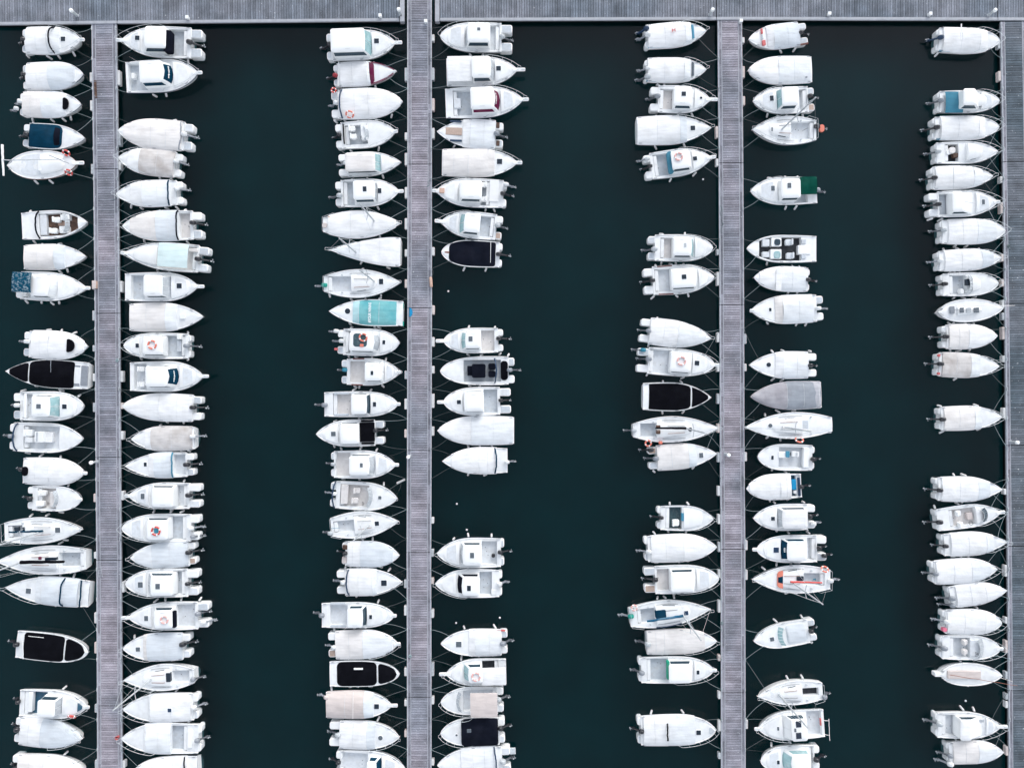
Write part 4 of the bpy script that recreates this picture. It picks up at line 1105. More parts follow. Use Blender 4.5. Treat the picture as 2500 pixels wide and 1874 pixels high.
boat('C', 'C1', (916, 1022), (196, 1042), 305, 'm', MB, "white fully covered boat with navy stern bar", ('cov', 290, 570, 885, 'cwhite', 'cwhite', .4), ('strap', 282, 'navypaint', {'z': 1.2}), ('ring', 385, 1148, 1.0, {'R': .33, 'flat': False, 'where': 'tied to side of'}), ('ring', 225, 905, .95, 'ringred', {'R': .2, 'where': 'at stern corner of'}), e=[(235, 1030, 'w')], fb=(220, 320, 460, 635, 795), rail=False)
boat('C', 'C1', (845, 1320), (238, 1358), 278, 'm', "open_boat", "open white boat with black cushions behind two white seats", ('box', 310, 1235, 332, 1435, .75, .95, 'cblack', 'bolster_cushion'), ('seat', 410, 1285, {'sz': .5}), ('seat', 425, 1365, {'sz': .5}), ('box', 490, 1250, 560, 1395, .4, 1.05, 'gel', 'helm_console'), ('screen', 545, 580, 150, 'glassgrey'), ('wheel', 500, 1380), e=[(268, 1350, 'k')], cp=(340, 560, 190), floor="floor", roll=868, fb=(380, 665), rail=True)
boat('C', 'C2', (900, 70), (268, 90), 250, 's', MB, "white boat with cream canopy and teal and brown windscreen panes", ('house', 345, 635, 702, 190, 'glassteal', {'zr': 1.45, 'roof': 'ccream', 'bulge': .03}), e=[(330, 75, 'w')], fb=(545, 710), rail=False)
boat('C', 'C2', (882, 360), (236, 378), 284, 'm', MB, "white cabin boat with twin black hatches and grey aft cockpit", ('house', 425, 635, 660, 190, 'glassgrey', {'zr': 1.7}), ('hatch', 535, 335, 38, 50, {'zr': 1.7}), ('hatch', 687, 358, 38, 50), e=[(265, 400, 'l')], cp=(320, 430, 235), floor="floor", roll=927, fb=(660,), ft=(400,), rail=False)
boat('C', 'C2', (900, 682), (115, 690), 272, 'sail', "sailboat", "white sailing boat under full cover with pink ball at stern", ('cov', 165, 620, 840, 'cwhite', 'cwhite', .32), ('mast', 630, 655), ('box', 108, 670, 158, 720, .7, 1.05, 'cbeige', 'stern_ball', {'r': .2}), ('box', 165, 602, 190, 620, .95, 1.05, 'tan', 'stern_light'), ('pushpit',), ft=(285,), fb=(680,))
boat('C', 'C2', (172, 945), (890, 962), 284, 'wide', "sailboat", "broad-sterned white yacht under flat cover, bow pointing to open water", ('cov', 880, 480, 260, 'cwhite', 'cpale', .12), ('mast', 445, 965), fb=(500, 755))
boat('C', 'C2', (896, 1270), (122, 1282), 284, 'sail', "sailboat", "white sailboat with dark bow hatch and green outboard cover", ('coach', 400, 650, 170, {'h': .26}), ('hatch', 700, 1260, 42, 55), ('mast', 630, 1255), ('pushpit',), cp=(165, 395, 150), floor="floorlight", e=[(125, 1295, 'e')], fb=(165, 380, 530, 685), ft=(510,), pods=0)
boat('C', 'C2', (180, 1556), (915, 1578), 268, 's', MB, "white boat with turquoise lettered cover and round black hatch", ('cov', 845, 478, 415, 'cteal', 'cteallight', .35, {'inset': .1}), ('hatch', 365, 1555, 55, {'rnd': True}), ('box', 905, 1465, 922, 1525, .5, .75, 'mgreen', 'stern_corner'), ('box', 905, 1655, 922, 1705, .5, .75, 'mgreen', 'stern_corner'), ('text', 585, 1568, 200, 32, 1.26, {'text': '#YOUR WINNS'}), fb=(380, 625, 670), ft=(670,), rail=False)
boat('C', 'C3', (882, 318), (258, 302), 275, 'r', MB, "white cabin boat with dark roof panel, two white outboards", ('house', 385, 628, 688, 185, 'glassgrey', {'zr': 1.65, 'bulge': .3}), ('box', 420, 218, 555, 355, 1.66, 1.71, 'floorteal', 'roof_panel', {'r': .25}), ('ring', 520, 260, 1.72, {'R': .33}), ('box', 485, 325, 520, 355, 1.7, 1.78, 'ringorange', 'roof_float', {'r': .05}), ('hatch', 730, 310, 28, 40), ('box', 230, 365, 260, 388, .5, .9, 'redpaint', 'boarding_ladder', {'r': .01}), e=[(290, 295, 'w'), (240, 197, 'w')], cp=(330, 390), floor="floor", fb=(370, 440, 610), ft=(380,), rail=True)
boat('C', 'C3', (885, 606), (298, 602), 275, 'm', MB, "white boat with blue outboard, beige cockpit and low cabin", ('house', 540, 700, 735, 180, 'gel', {'zr': 1.45}), ('hatch', 608, 615, 26, 42, {'zr': 1.45}), ('stripe', 415, 530, 465, 'brownpaint'), ('stripe', 400, 515, 712, 'brownpaint'), e=[(325, 585, 't')], cp=(385, 535, 210), floor="floorcream", roll=902, fb=(425, 480, 700), ft=(440, 735), rail=True)
boat('C', 'C3', (868, 925), (128, 930), 256, 'r', MB, "white boat with dark curved windscreen strip and wide cream cockpit", ('house', 405, 552, 592, 195, 'glassdark', {'zr': 1.6, 'bulge': .1, 'split': False}), ('hatch', 637, 927, 32, 45), ('box', 225, 805, 375, 828, .7, .86, 'floor', 'side_pad'), ('box', 225, 1022, 375, 1042, .7, .86, 'floor', 'side_pad'), e=[(160, 935, 'g')], cp=(218, 400, 210), floor="floorcream", roll=895, ft=(415, 580), rail=False, pods=0)
boat('C', 'C3', (52, 1225), (725, 1210), 270, 'm', MB, "white boat with black cockpit cover, bow away from pier", ('house', 470, 290, 268, 200, 'gel', {'zr': 1.6, 'bulge': .15}), ('hatch', 227, 1222, 46, {'col': 'hatchgrey'}), ('box', 480, 1112, 632, 1300, .78, 1.0, 'cblack', 'cockpit_cover', {'r': .08}), ('box', 495, 1085, 625, 1102, .8, .9, 'cblack', 'side_pad'), ('box', 500, 1310, 630, 1326, .8, .9, 'cblack', 'side_pad'), e=[(660, 1190, 'k')], ft=(220, 475), fb=(220, 485), rail=False)
boat('C', 'C4', (850, 15), (192, 15), 284, 'm', MB, "white boat with pale windscreen, cream cockpit and white outboard", ('house', 385, 580, 645, 190, 'glassgrey', {'zr': 1.6, 'bulge': .15}), ('hatch', 502, 20, 28, 42, {'zr': 1.6, 'col': 'hatchgrey'}), e=[(215, 10, 'l')], cp=(240, 390, 230), floor="floorcream", roll=880, ft=(300, 480, 650), fb=(300, 480), rail=False, pods=.3)
boat('C', 'C4', (862, 350), (186, 314), 284, 'm', MB, "white boat with blue stern bar and cream wraparound cockpit seats", ('screen', 575, 620, 200, 'glassgrey'), ('seat', 460, 275, 'floorcream', {'sz': .5}), ('seat', 440, 375, 'floorcream', {'sz': .5}), ('wheel', 515, 405), ('box', 300, 215, 360, 410, .45, .9, 'floorcream', 'aft_bench_seat'), ('hatch', 687, 343, 32, {'col': 'hatchgrey'}), ('strap', 212, 'navypaint', {'z': 1.1}), e=[(215, 305, 'w')], cp=(290, 575, 215), floor="floorcream", ft=(715,), fb=(430,), rail=.55)
boat('C', 'C4', (878, 580), (195, 645), 268, 'sailw', "sailboat", "sharp white sloop with cloverleaf hatch and blue tiller", ('hatch', 657, 602, 42, {'col': 'hatch'}), ('coach', 430, 640, 180, {'h': .2}), ('boom', 200, 652, 290, 648, 'mblue', {'r': .02, 'z': 1.1}), ('mast', 575, 622), ('pushpit',), cp=(225, 430, 110), floor="floorlight", e=[(180, 700, 'l')], fb=(510,), pods=0)
boat('C', 'C4', (884, 920), (302, 905), 255, 'm', MB, "white boat with cream and grey covers and brown stern seats", ('cov', 358, 490, 815, 'cwhite', 'cgrey', .35), ('box', 312, 818, 360, 865, .6, .86, 'floorbrown', 'stern_seat'), ('box', 308, 935, 352, 1000, .6, .86, 'cbeige', 'stern_seat'), e=[(330, 900, 'k')], fb=(395, 460, 500, 680), ft=(505, 605), rail=False, pods=.35)
boat('C', 'C4', (912, 1182), (250, 1196), 270, 's', MB, "white covered boat with dark hatch, navy bar and white outboard", ('cov', 355, 610, 650, 'cwhite', 'cpale', .4), ('strap', 350, 'navypaint', {'z': 1.2}), ('hatch', 728, 1195, 55), e=[(305, 1190, 'w')], rail=.5, fb=(340, 445, 610), ft=(335, 765))
boat('C', 'C5', (830, 110), (102, 116), 258, 'r', MB, "white boat with slim dark windscreen and pale aft cockpit", ('house', 365, 512, 556, 190, 'glassdark', {'zr': 1.6, 'bulge': .1, 'split': False}), ('hatch', 598, 120, 28, 40), ('box', 190, -15, 340, 8, .7, .86, 'floor', 'side_pad'), ('box', 190, 210, 340, 230, .7, .86, 'floor', 'side_pad'), e=[(130, 110, 'g')], cp=(188, 362, 200), floor="floorlight", roll=856, ft=(665,), rail=False, pods=0)
boat('C', 'C5', (872, 392), (165, 416), 286, 'm', MB, "white boat with ribbed cream cover and rail on one bow", ('cov', 225, 515, 810, 'ccream', 'cpale', .4), e=[(210, 430, 'w')], roll=895, fb=(365, 565, 710), ft=(230, 435, 545), rail=.55)
boat('C', 'C5', (885, 692), (182, 702), 262, 'b', "inflatable_boat", "black-covered tender with egg-shaped bow pane and thick white tubes", ('patch', 255, 655, .14, 'cblack', {'h': .16, 'ra': .45, 'rf': .4}), ('patch', 670, 858, .18, 'cblack', {'name': 'bow_cover', 'rf': .4, 'ra': .3}), ('box', 425, 640, 515, 656, 1.05, 1.12, 'roofwhite', 'boat_pole', {'r': .01}), fb=(385, 460, 575), ft=(370,), rail=False)
boat('C', 'C5', (810, 1005), (145, 1010), 272, 'm', MB, "white boat with beige canvas cabin and beige covered outboard", ('cov', 150, 530, 618, 'cbeige', 'cgrey', .75), ('hatch', 655, 1017, 48), ('boom', 418, 880, 415, 1145, 'ccream', {'r': .03, 'z': 1.62}), e=[(150, 930, 'b')], roll=867, fb=(285, 530), ft=(205,), rail=False, pods=0)
boat('C', 'C5', (886, 1320), (176, 1306), 280, 'm', MB, "white covered boat with round dark hatch on its foredeck", ('cov', 270, 555, 635, 'cwhite', 'cgrey', .45), ('hatch', 693, 1332, 46, {'rnd': True, 'col': 'hatchgrey'}), e=[(250, 1305, 'l')], ft=(655,), fb=(565, 645), rail=.55)
boat('C', 'C5', (940, 1632), (240, 1602), 290, 'm', MB, "white cabin boat at bottom edge with teal-navy screen frame", ('house', 560, 650, 705, 190, 'cnavy', {'zr': 1.7, 'split': False, 'sidecol': 'cnavy'}), e=[(255, 1580, 'k')], cp=(280, 560), floor="floorlight", rail=False)

# ---- column D: right of the second pier
boat('D', 'C1', (1290, 370), (2010, 372), 300, 'r', MB, "white cabin boat with tall bow rail and wrapped grey outboard", ('house', 1782, 1562, 1532, 195, 'glassgrey', {'zr': 1.7}), ('hatch', 1675, 295, 30, {'zr': 1.7, 'col': 'hatchgrey'}), e=[(1925, 370, 'l')], cp=(1880, 1790), floor="floorlight", rail=.45, fb=(1590, 1710))
boat('D', 'C1', (2060, 705), (1352, 720), 298, 'm', MB, "white boat with canvas stern tent and grey windscreen, bow outward", ('house', 1610, 1795, 1838, 215, 'glassgrey', {'zr': 1.75, 'bulge': .15}), ('bim', 1362, 1605, 250, 'cwhite', 1.55), ('hatch', 1873, 697, 46), roll=2140, rail=.5, fb=(1540, 1810))
boat('D', 'C1', (2120, 1002), (1342, 1032), 318, 'm', MB, "white boat with maroon windscreen band and grey cockpit, bow outward", ('house', 1600, 1838, 1895, 220, 'cmaroon', {'zr': 1.7, 'bulge': .3, 'split': False, 'sidecol': 'cmaroon'}), ('text', 1852, 985, 110, 10, 1.55, {'slope': .15}), ('box', 1425, 985, 1495, 1080, .45, .8, 'floorlight', 'bait_locker'), cp=(1420, 1605, 250), floor="floor", roll=2175, rail=.5, fb=(1600, 1785))
boat('D', 'C1', (1258, 1322), (1918, 1346), 288, 's', MB, "white speedboat with tan sunpad and navy flashes on the bow", ('box', 1343, 1272, 1505, 1352, .8, 1.0, 'teak', 'sunpad', {'r': .04}), ('box', 1385, 1202, 1505, 1222, .9, 1.02, 'navypaint', 'navy_flash'), ('box', 1385, 1393, 1505, 1415, .9, 1.02, 'navypaint', 'navy_flash'), ('cov', 1850, 1590, 1515, 'cpale', 'cwhite', .4), ('box', 1850, 1225, 1882, 1280, .5, .8, 'floorbrown', 'stern_seat'), ('box', 1850, 1405, 1882, 1458, .5, .8, 'floorbrown', 'stern_seat'), e=[(1868, 1340, 'g')], rail=False, fb=(1435, 1720))
boat('D', 'C2', (2062, 75), (1306, 65), 278, 'm', MB, "white boat with long cream cover and square hatch, bow outward", ('cov', 1312, 1570, 1830, 'ccream', 'ccream', .45), ('hatch', 1883, 63, 52), roll=2110, rail=.6)
boat('D', 'C2', (1250, 355), (1952, 382), 294, 'm', MB, "white pilothouse boat with orange crate on its bow", ('house', 1700, 1490, 1465, 180, 'gel', {'zr': 1.7}), ('box', 1282, 322, 1330, 372, 1.0, 1.2, 'tan', 'bow_crate'), ('seat', 1725, 290), ('seat', 1722, 435), ('box', 1785, 245, 1868, 460, .45, .85, 'gel', 'stern_bench'), e=[(1910, 380, 'k'), (1960, 290, 'w')], cp=(1785, 1695), floor="floor", roll=1210, rail=True, fb=(1745, 1830), pods=.3)
boat('D', 'C2', (1300, 660), (1908, 720), 272, 'm', MB, "white boat with teal windscreen, grey cockpit and pale outboard", ('house', 1680, 1528, 1475, 190, 'glassteal', {'zr': 1.65}), e=[(1875, 700, 'l')], cp=(1825, 1685, 200), floor="floor", roll=1235, rail=.5, fb=(1560, 1680))
boat('D', 'C2', (1302, 965), (1908, 990), 270, 'r', MB, "white boat with flat black-navy cover and wooden bow cleat", ('patch', 1842, 1378, .10, 'cnavyblack', {'h': .12, 'rf': .25, 'ra': .2}), ('boom', 1795, 860, 1792, 1070, 'roofwhite', {'r': .025, 'z': 1.05}), ('box', 1318, 955, 1380, 975, .95, 1.03, 'wood_trim', 'wooden_cleat'), e=[(1880, 985, 'k')], rail=False, fb=(1535, 1750), pods=.25)
boat('D', 'C3', (1322, 295), (1918, 287), 256, 'r', MB, "short white boat with long bow platform and split screen", ('house', 1688, 1542, 1492, 165, 'glassteal', {'zr': 1.65}), ('hatch', 1593, 275, 40, 50, {'zr': 1.65, 'col': 'hatchgrey'}), e=[(1895, 270, 'k')], cp=(1830, 1700, 200), floor="floorcream", roll=1245, rail=False, ft=(1570, 1840), fb=(1560, 1885))
boat('D', 'C3', (1290, 597), (2032, 590), 290, 'b', "inflatable_boat", "grey-decked open boat with black console cover and twin seats", ('box', 1560, 545, 1615, 640, .4, .9, 'cnavyblack', 'console_seat', {'r': .05}), ('box', 1605, 525, 1740, 662, .4, 1.2, 'cnavyblack', 'console_cover', {'r': .15}), ('box', 1770, 520, 1842, 582, .4, 1.05, 'cnavyblack', 'helm_seat', {'r': .15}), ('box', 1770, 595, 1842, 658, .4, 1.05, 'cnavyblack', 'helm_seat', {'r': .15}), ('strap', 1850, 'navypaint', {'z': 1.5, 'w': 240}), ('patch', 1965, 1895, .42, 'cblack', {'name': 'stern_cushion', 'h': .03}), e=[(2000, 585, 'g')], cp=(1895, 1525, 215), floor="floor", rail=False, fb=(1580, 1680), ft=(1690, 1970))
boat('D', 'C3', (1322, 905), (1995, 892), 288, 'r', MB, "white cabin boat with black cloverleaf bow hatch", ('house', 1718, 1530, 1515, 195, 'gel', {'zr': 1.7}), ('hatch', 1478, 905, 40), e=[(1910, 888, 'k')], cp=(1860, 1725, 230), floor="floor", roll=1260, rail=False)
boat('D', 'C3', (1262, 1190), (2028, 1190), 286, 'm', MB, "boat under seamless white shrink cover with square stern", ('cov', 2015, 1600, 1285, 'cpale', 'cwhite', .35), rail=False)
boat('D', 'C3', (1310, 1495), (1962, 1490), 264, 's', MB, "white peaked-cover boat with navy stern bar and white outboard", ('cov', 1850, 1680, 1400, 'cwhite', 'cwhite', .4), ('strap', 1852, 'cnavy', {'z': 1.2}), e=[(1950, 1505, 'w')], rail=False, ft=(1570, 1680, 1810), fb=(1570, 1745), pods=0)
boat('D', 'C4', (1258, 900), (1928, 898), 304, 'm', MB, "white cabin boat with grey roof hatch and black round drum", ('house', 1698, 1515, 1482, 205, 'glassgrey', {'zr': 1.65, 'bulge': .15}), ('hatch', 1608, 920, 40, 55, {'zr': 1.65, 'col': 'hatchgrey'}), ('box', 1802, 910, 1838, 946, .4, .75, 'rubber', 'round_drum', {'r': .2}), e=[(1895, 890, 'k')], cp=(1855, 1705, 230), floor="floorlight", rail=.5, ft=(1420, 1570, 1800), pods=.3)
boat('D', 'C4', (1240, 1202), (1908, 1206), 290, 'm', MB, "white boat with black windscreen, roof hatch and white outboard", ('house', 1678, 1508, 1452, 190, 'cnavyblack', {'zr': 1.65, 'bulge': .15, 'split': False, 'sidecol': 'cnavyblack'}), ('hatch', 1577, 1248, 38, 54, {'zr': 1.65}), ('box', 1800, 1265, 1858, 1315, .4, .85, 'gel', 'bait_tank'), e=[(1880, 1205, 'w')], cp=(1805, 1680, 230), floor="floor", rail=.5, pods=.25)
boat('D', 'C5', (1296, 390), (1962, 386), 266, 'm', MB, "white boat with grey bow hatch and red stern edge", ('cov', 1895, 1640, 1580, 'cpale', 'cwhite', .45), ('hatch', 1475, 398, 55, {'col': 'hatchgrey'}), ('stripe', 1780, 1940, 258, 'redpaint'), e=[(1930, 390, 'g')], rail=False, ft=(1535, 1840), fb=(1605, 1675, 1820))
boat('D', 'C5', (1345, 692), (1948, 676), 270, 'm', MB, "white boat, faded ring on roof, half canopy over dark cockpit", ('house', 1705, 1572, 1515, 155, 'glassteal', {'zr': 1.7, 'y': 712}), ('ring', 1647, 725, 1.76, 'ringfaded', {'R': .36}), ('bim', 1945, 1705, 175, 'cwhite', 1.6, 728), cp=(1870, 1710, 220), floor="floordark", roll=1280, rail=.55, ft=(1500,), pods=0)
boat('D', 'C5', (1296, 975), (1922, 962), 284, 'r', MB, "white boat shaded by square tan bimini", ('bim', 1860, 1590, 240, 'cbeige', 1.95, 1015), ('screen', 1480, 1440, 200, 'glassgrey'), e=[(1890, 950, 'l')], cp=(1850, 1520, 210), floor="floorlight", rail=.5)
boat('D', 'C5', (1294, 1285), (1935, 1272), 285, 'r', MB, "white boat with black-navy cockpit tent and round bow hatch", ('patch', 1868, 1500, .04, 'cnavyblack', {'h': .45, 'rf': .3, 'ra': .2, 'z': .1, 'amp': .06}), ('hatch', 1453, 1303, 22, {'rnd': True, 'col': 'hatchgrey'}), ('box', 1555, 1250, 1600, 1285, 1.35, 1.40, 'hatchgrey', 'vinyl_window'), e=[(1910, 1240, 'k')], rail=.5)
boat('D', 'C5', (1262, 1602), (1992, 1565), 300, 'm', MB, "white cabin boat at bottom edge with ladder at its stern", ('cov', 1850, 1620, 1500, 'cpale', 'cwhite', .5), ('strap', 1848, 'navypaint', {'z': 1.3}), ('box', 1985, 1440, 2045, 1500, .5, .62, 'steel', 'swim_ladder', {'r': .02}), e=[(1935, 1570, 'l')], rail=False)

# ---- column E: left of the third pier
boat('E', 'E1', (832, 318), (222, 368), 245, 'm', MB, "white covered boat with red roof mark and blue side stripe", ('cov', 245, 625, 690, 'cwhite', 'cpale', .45), ('patch', 690, 712, .2, 'bluepaint', {'name': 'screen_stripe', 'h': .05, 'z': .1, 'ra': .05, 'rf': .1}), ('stripe', 255, 455, 480, 'bluepaint'), ('box', 492, 285, 502, 320, 1.3, 1.325, 'redpaint', 'roof_mark', {'r': .01}), ('box', 520, 280, 530, 315, 1.3, 1.325, 'redpaint', 'roof_mark', {'r': .01}), ('box', 495, 297, 528, 305, 1.3, 1.325, 'redpaint', 'roof_mark', {'r': .01}), e=[(245, 350, 'w'), (225, 290, 'n')], ft=(260,), rail=.6, pods=.25)
boat('E', 'E1', (832, 704), (222, 696), 246, 'm', MB, "white covered boat with two white outboards and slate screen strips", ('cov', 240, 615, 680, 'cwhite', 'cpale', .45), ('patch', 688, 712, .2, 'hatchgrey', {'name': 'screen_stripe', 'h': .05, 'z': .1, 'ra': .05, 'rf': .1}), ('stripe', 240, 335, 805, 'bluepaint'), e=[(260, 685, 'w'), (235, 770, 'l')], ft=(368,), fb=(360, 420), rail=.6, pods=.25)
boat('E', 'E1', (872, 1000), (280, 982), 280, 'm', MB, "white boat with two dark hatches and long bow platform", ('house', 520, 690, 720, 190, 'gel', {'zr': 1.55}), ('hatch', 610, 942, 44, {'zr': 1.55}), ('hatch', 778, 990, 22), e=[(335, 965, 'g')], cp=(372, 520, 200), floor="floorcream", roll=948, rail=.5, fb=(565, 705), ft=(365,))
boat('E', 'E1', (884, 1285), (143, 1306), 286, 's', MB, "white boat under long flat cover with one dark hatch", ('cov', 148, 575, 645, 'cwhite', 'cgrey', .45), ('hatch', 700, 1285, 46), rail=.5, fb=(330, 615), ft=(335, 635))
boat('E', 'E2', (880, 22), (222, 112), 275, 'm', MB, "white cabin boat, faded roof ring, teal rear screen", ('house', 500, 678, 700, 180, 'gel', {'zr': 1.65}), ('ring', 560, 10, 1.72, 'ringfaded', {'R': .33}), ('box', 440, -40, 520, 170, .9, 1.3, 'cskyblue', 'rear_screen', {'r': .2}), ('hatch', 717, 38, 40), e=[(262, 108, 'k'), (235, 30, 'w')], cp=(315, 470, 215), floor="floor", roll=930, rail=.5, fb=(475, 720))
boat('E', 'E2', (900, 925), (258, 918), 270, 'r', MB, "white cabin boat with teal curved screen edge and beige cockpit", ('house', 515, 690, 722, 185, 'glassteal', {'zr': 1.6, 'bulge': .12, 'split': False}), ('hatch', 625, 895, 24, 42, {'zr': 1.6, 'col': 'mlight'}), e=[(300, 935, 'l')], cp=(380, 510, 200), floor="floorcream", rail=.5, fb=(395, 545), ft=(400, 620))
boat('E', 'E2', (915, 1215), (215, 1255), 295, 'm', MB, "white rounded boat with brown striped gunwales and square roof hatch", ('house', 495, 735, 760, 190, 'gel', {'zr': 1.5, 'bulge': .2}), ('hatch', 613, 1212, 46, {'zr': 1.5}), ('stripe', 345, 495, 1105, 'brownpaint'), ('stripe', 360, 510, 1378, 'brownpaint'), e=[(280, 1250, 'k')], cp=(325, 490, 220), floor="floorlight", rail=.55, fb=(305, 535, 655), ft=(350, 500, 625))
boat('E', 'E3', (882, 270), (180, 182), 268, 's', MB, "white tilted boat under plain cover with grey outboard", ('cov', 275, 555, 830, 'cwhite', 'cpale', .38), e=[(245, 192, 'g')], rail=.6, fb=(280, 495, 560), ft=(330,))
boat('E', 'E3', (920, 535), (150, 482), 275, 'r', MB, "white boat with faded ring on roof and blue kicker", ('house', 488, 685, 700, 195, 'gel', {'zr': 1.65}), ('ring', 588, 495, 1.72, 'ringfaded', {'R': .36}), ('hatch', 737, 517, 46), e=[(245, 475, 'g'), (190, 385, 't')], cp=(265, 480, 225), floor="floorlight", roll=962, rail=.5, fb=(260, 630), ft=(500,))
boat('E', 'E3', (882, 860), (206, 850), 286, 's', MB, "white-rimmed runabout with black cover and triangular black bow pane", ('patch', 265, 680, .14, 'cblack', {'h': .14, 'ra': .05, 'rf': .3}), ('patch', 694, 852, .16, 'cblack', {'name': 'bow_cover', 'rf': .1, 'ra': .05}), fb=(405, 615), ft=(410, 605), rail=False)
boat('E', 'E3', (958, 1165), (108, 1190), 264, 'sail', "sailboat", "white sailboat with black furled sail and two orange rings", ('coach', 345, 690, 165, {'h': .26}), ('box', 340, 1138, 380, 1160, .9, 1.26, 'floorbrown', 'companionway'), ('box', 340, 1185, 380, 1225, .9, 1.26, 'floorbrown', 'companionway'), ('boom', 635, 1168, 330, 1165, 'cblack', {'r': .12}), ('hatch', 672, 1178, 42, {'rnd': True}), ('mast', 635, 1168), ('pushpit',), ('ring', 255, 1318, .95, {'R': .26, 'where': 'hung off'}), ('box', 365, 1298, 400, 1326, .95, 1.2, 'ringorange', 'rescue_bag'), cp=(180, 340, 130), floor="floor", e=[(115, 1190, 'l')], pods=0)
boat('E', 'E3', (940, 1420), (262, 1472), 254, 's', MB, "white boat with cream tent cover and blue-grey bow hatch", ('cov', 345, 660, 738, 'ccream', 'cgrey', .5), ('hatch', 783, 1437, 40, 50, {'col': 'hatchgrey'}), e=[(318, 1470, 'g'), (268, 1385, 'k')], fb=(305, 705), rail=False)
boat('E', 'E4', (905, 555), (350, 550), 255, 'm', MB, "small white boat with dark green open cockpit", ('box', 590, 500, 625, 580, .6, .92, 'bluepaint', 'dash_panel'), ('seat', 535, 597, {'sz': .6}), ('wheel', 570, 640), ('coach', 615, 800, 200, {'h': .2, 'win': False}), e=[(385, 545, 'k')], cp=(432, 592, 220), floor="floorteal", rail=.6, ft=(475, 670), fb=(460,), pods=.3)
boat('E', 'E4', (938, 835), (222, 862), 276, 'm', MB, "white boat with smooth white cover and white-hooded outboard", ('cov', 290, 610, 845, 'cwhite', 'cwhite', .45), e=[(275, 885, 'w')], rail=False, ft=(340, 640), fb=(350, 560, 660), pods=.3)
boat('E', 'E4', (960, 1150), (220, 1176), 288, 'r', MB, "white cabin boat with wide bow rail reaching over the pier", ('house', 490, 715, 740, 200, 'gel', {'zr': 1.7}), e=[(305, 1165, 'k')], cp=(345, 495, 215), floor="floorcream", rail=.4, fb=(520,))
boat('E', 'E4', (878, 1455), (75, 1548), 272, 'sailw', "sailboat", "white sailboat with bright blue sail cover and navy companionway", ('coach', 340, 680, 190, {'h': .28}), ('box', 325, 1478, 440, 1545, .95, 1.3, 'cnavy', 'spray_hood', {'r': .12}), ('boom', 605, 1525, 245, 1582, 'cblue', {'r': .13}), ('hatch', 630, 1490, 42, {'col': 'navypaint'}), ('mast', 603, 1525), ('pushpit',), ('ring', 115, 1445, 1.2, 'ringfaded', {'R': .25, 'where': 'on stern rail of'}), ('stripe', 340, 600, 1650, 'navypaint'), cp=(150, 325, 140), floor="floor", e=[(70, 1530, 'e')], ft=(370, 455, 545), pods=0)
boat('E', 'E5', (938, 365), (242, 388), 248, 'm', MB, "beige-covered boat beneath the blue yacht's mast", ('cov', 250, 420, 820, 'ccream', 'ccream', .35), e=[(280, 395, 'l')], rail=.5, fb=(405, 445), pods=0)
boat('E', 'E5', (905, 655), (162, 665), 272, 'r', MB, "white boat with bright green screen edge behind its roof", ('house', 470, 690, 715, 190, 'gel', {'zr': 1.65}), ('box', 445, 575, 472, 755, 1.0, 1.45, 'cgreenbright', 'rear_curtain', {'r': .05}), ('hatch', 747, 670, 28, 40), e=[(215, 685, 'g')], cp=(245, 455, 225), floor="floor", roll=938, rail=.45, pods=.25)
boat('E', 'E5', (928, 1252), (152, 1272), 305, 'r', MB, "large white boat with black hood bar and dark round-cornered hatch", ('cov', 215, 460, 725, 'cwhite', 'cpale', .5), ('strap', 447, 'cblack', {'z': 1.55, 'w': 190}), ('hatch', 757, 1277, 46), ('patch', 862, 918, .3, 'floor', {'name': 'anchor_well', 'h': .02, 'z': .08}), e=[(215, 1270, 'k')], rail=.5, ft=(290, 620), fb=(590,), pods=.3)

# ---- column F: right of the third pier
boat('F', 'E1', (1255, 402), (1852, 322), 242, 'm', MB, "tilted white boat with two coral windscreen panes", ('cov', 1790, 1510, 1450, 'cgrey', 'cwhite', .42), ('box', 1382, 285, 1408, 335, .98, 1.12, 'redpaint', 'screen_pane'), ('box', 1390, 345, 1412, 392, 1.0, 1.14, 'floor', 'screen_pane'), ('box', 1396, 403, 1436, 450, .98, 1.12, 'redpaint', 'screen_pane'), ('stripe', 1740, 1860, 430, 'brownpaint'), e=[(1800, 325, 'k')], rail=False, fb=(1570, 1720))
boat('F', 'E1', (1248, 712), (1896, 690), 276, 'm', MB, "boat under spotless white full cover near the jetty", ('cov', 1885, 1560, 1275, 'cpale', 'cwhite', .35), ('box', 1832, 760, 1852, 778, 1.0, 1.08, 'mgrey', 'cover_patch'), rail=False)
boat('F', 'E1', (1298, 1018), (1925, 985), 272, 'm', MB, "white pilothouse boat with split teal screen and black hatch", ('house', 1758, 1600, 1542, 185, 'glassteal', {'zr': 1.7, 'bulge': .03}), ('hatch', 1483, 993, 38, 52), e=[(1890, 960, 'k')], cp=(1855, 1765, 200), floor="floorlight", rail=.5, fb=(1450, 1555, 1800), ft=(1500,))
boat('F', 'E1', (1288, 1302), (1942, 1298), 290, 'sailw', "sailboat", "white sailing boat with leaning mast and red stern float", ('coach', 1680, 1470, 150, {'h': .26}), ('mast', 1592, 1295, {'h': 8.2}), ('hatch', 1487, 1303, 14, 40, {'col': 'hatchgrey'}), ('pushpit',), ('box', 1970, 1245, 2020, 1318, .55, .75, 'ringorange', 'stern_float', {'r': .2}), ('boom', 1800, 1310, 1855, 1280, 'mblack', {'r': .02, 'z': 1.1}), cp=(1915, 1685, 170), floor="floorlight", e=[(1960, 1265, 'k')], ft=(1660,), pods=0)
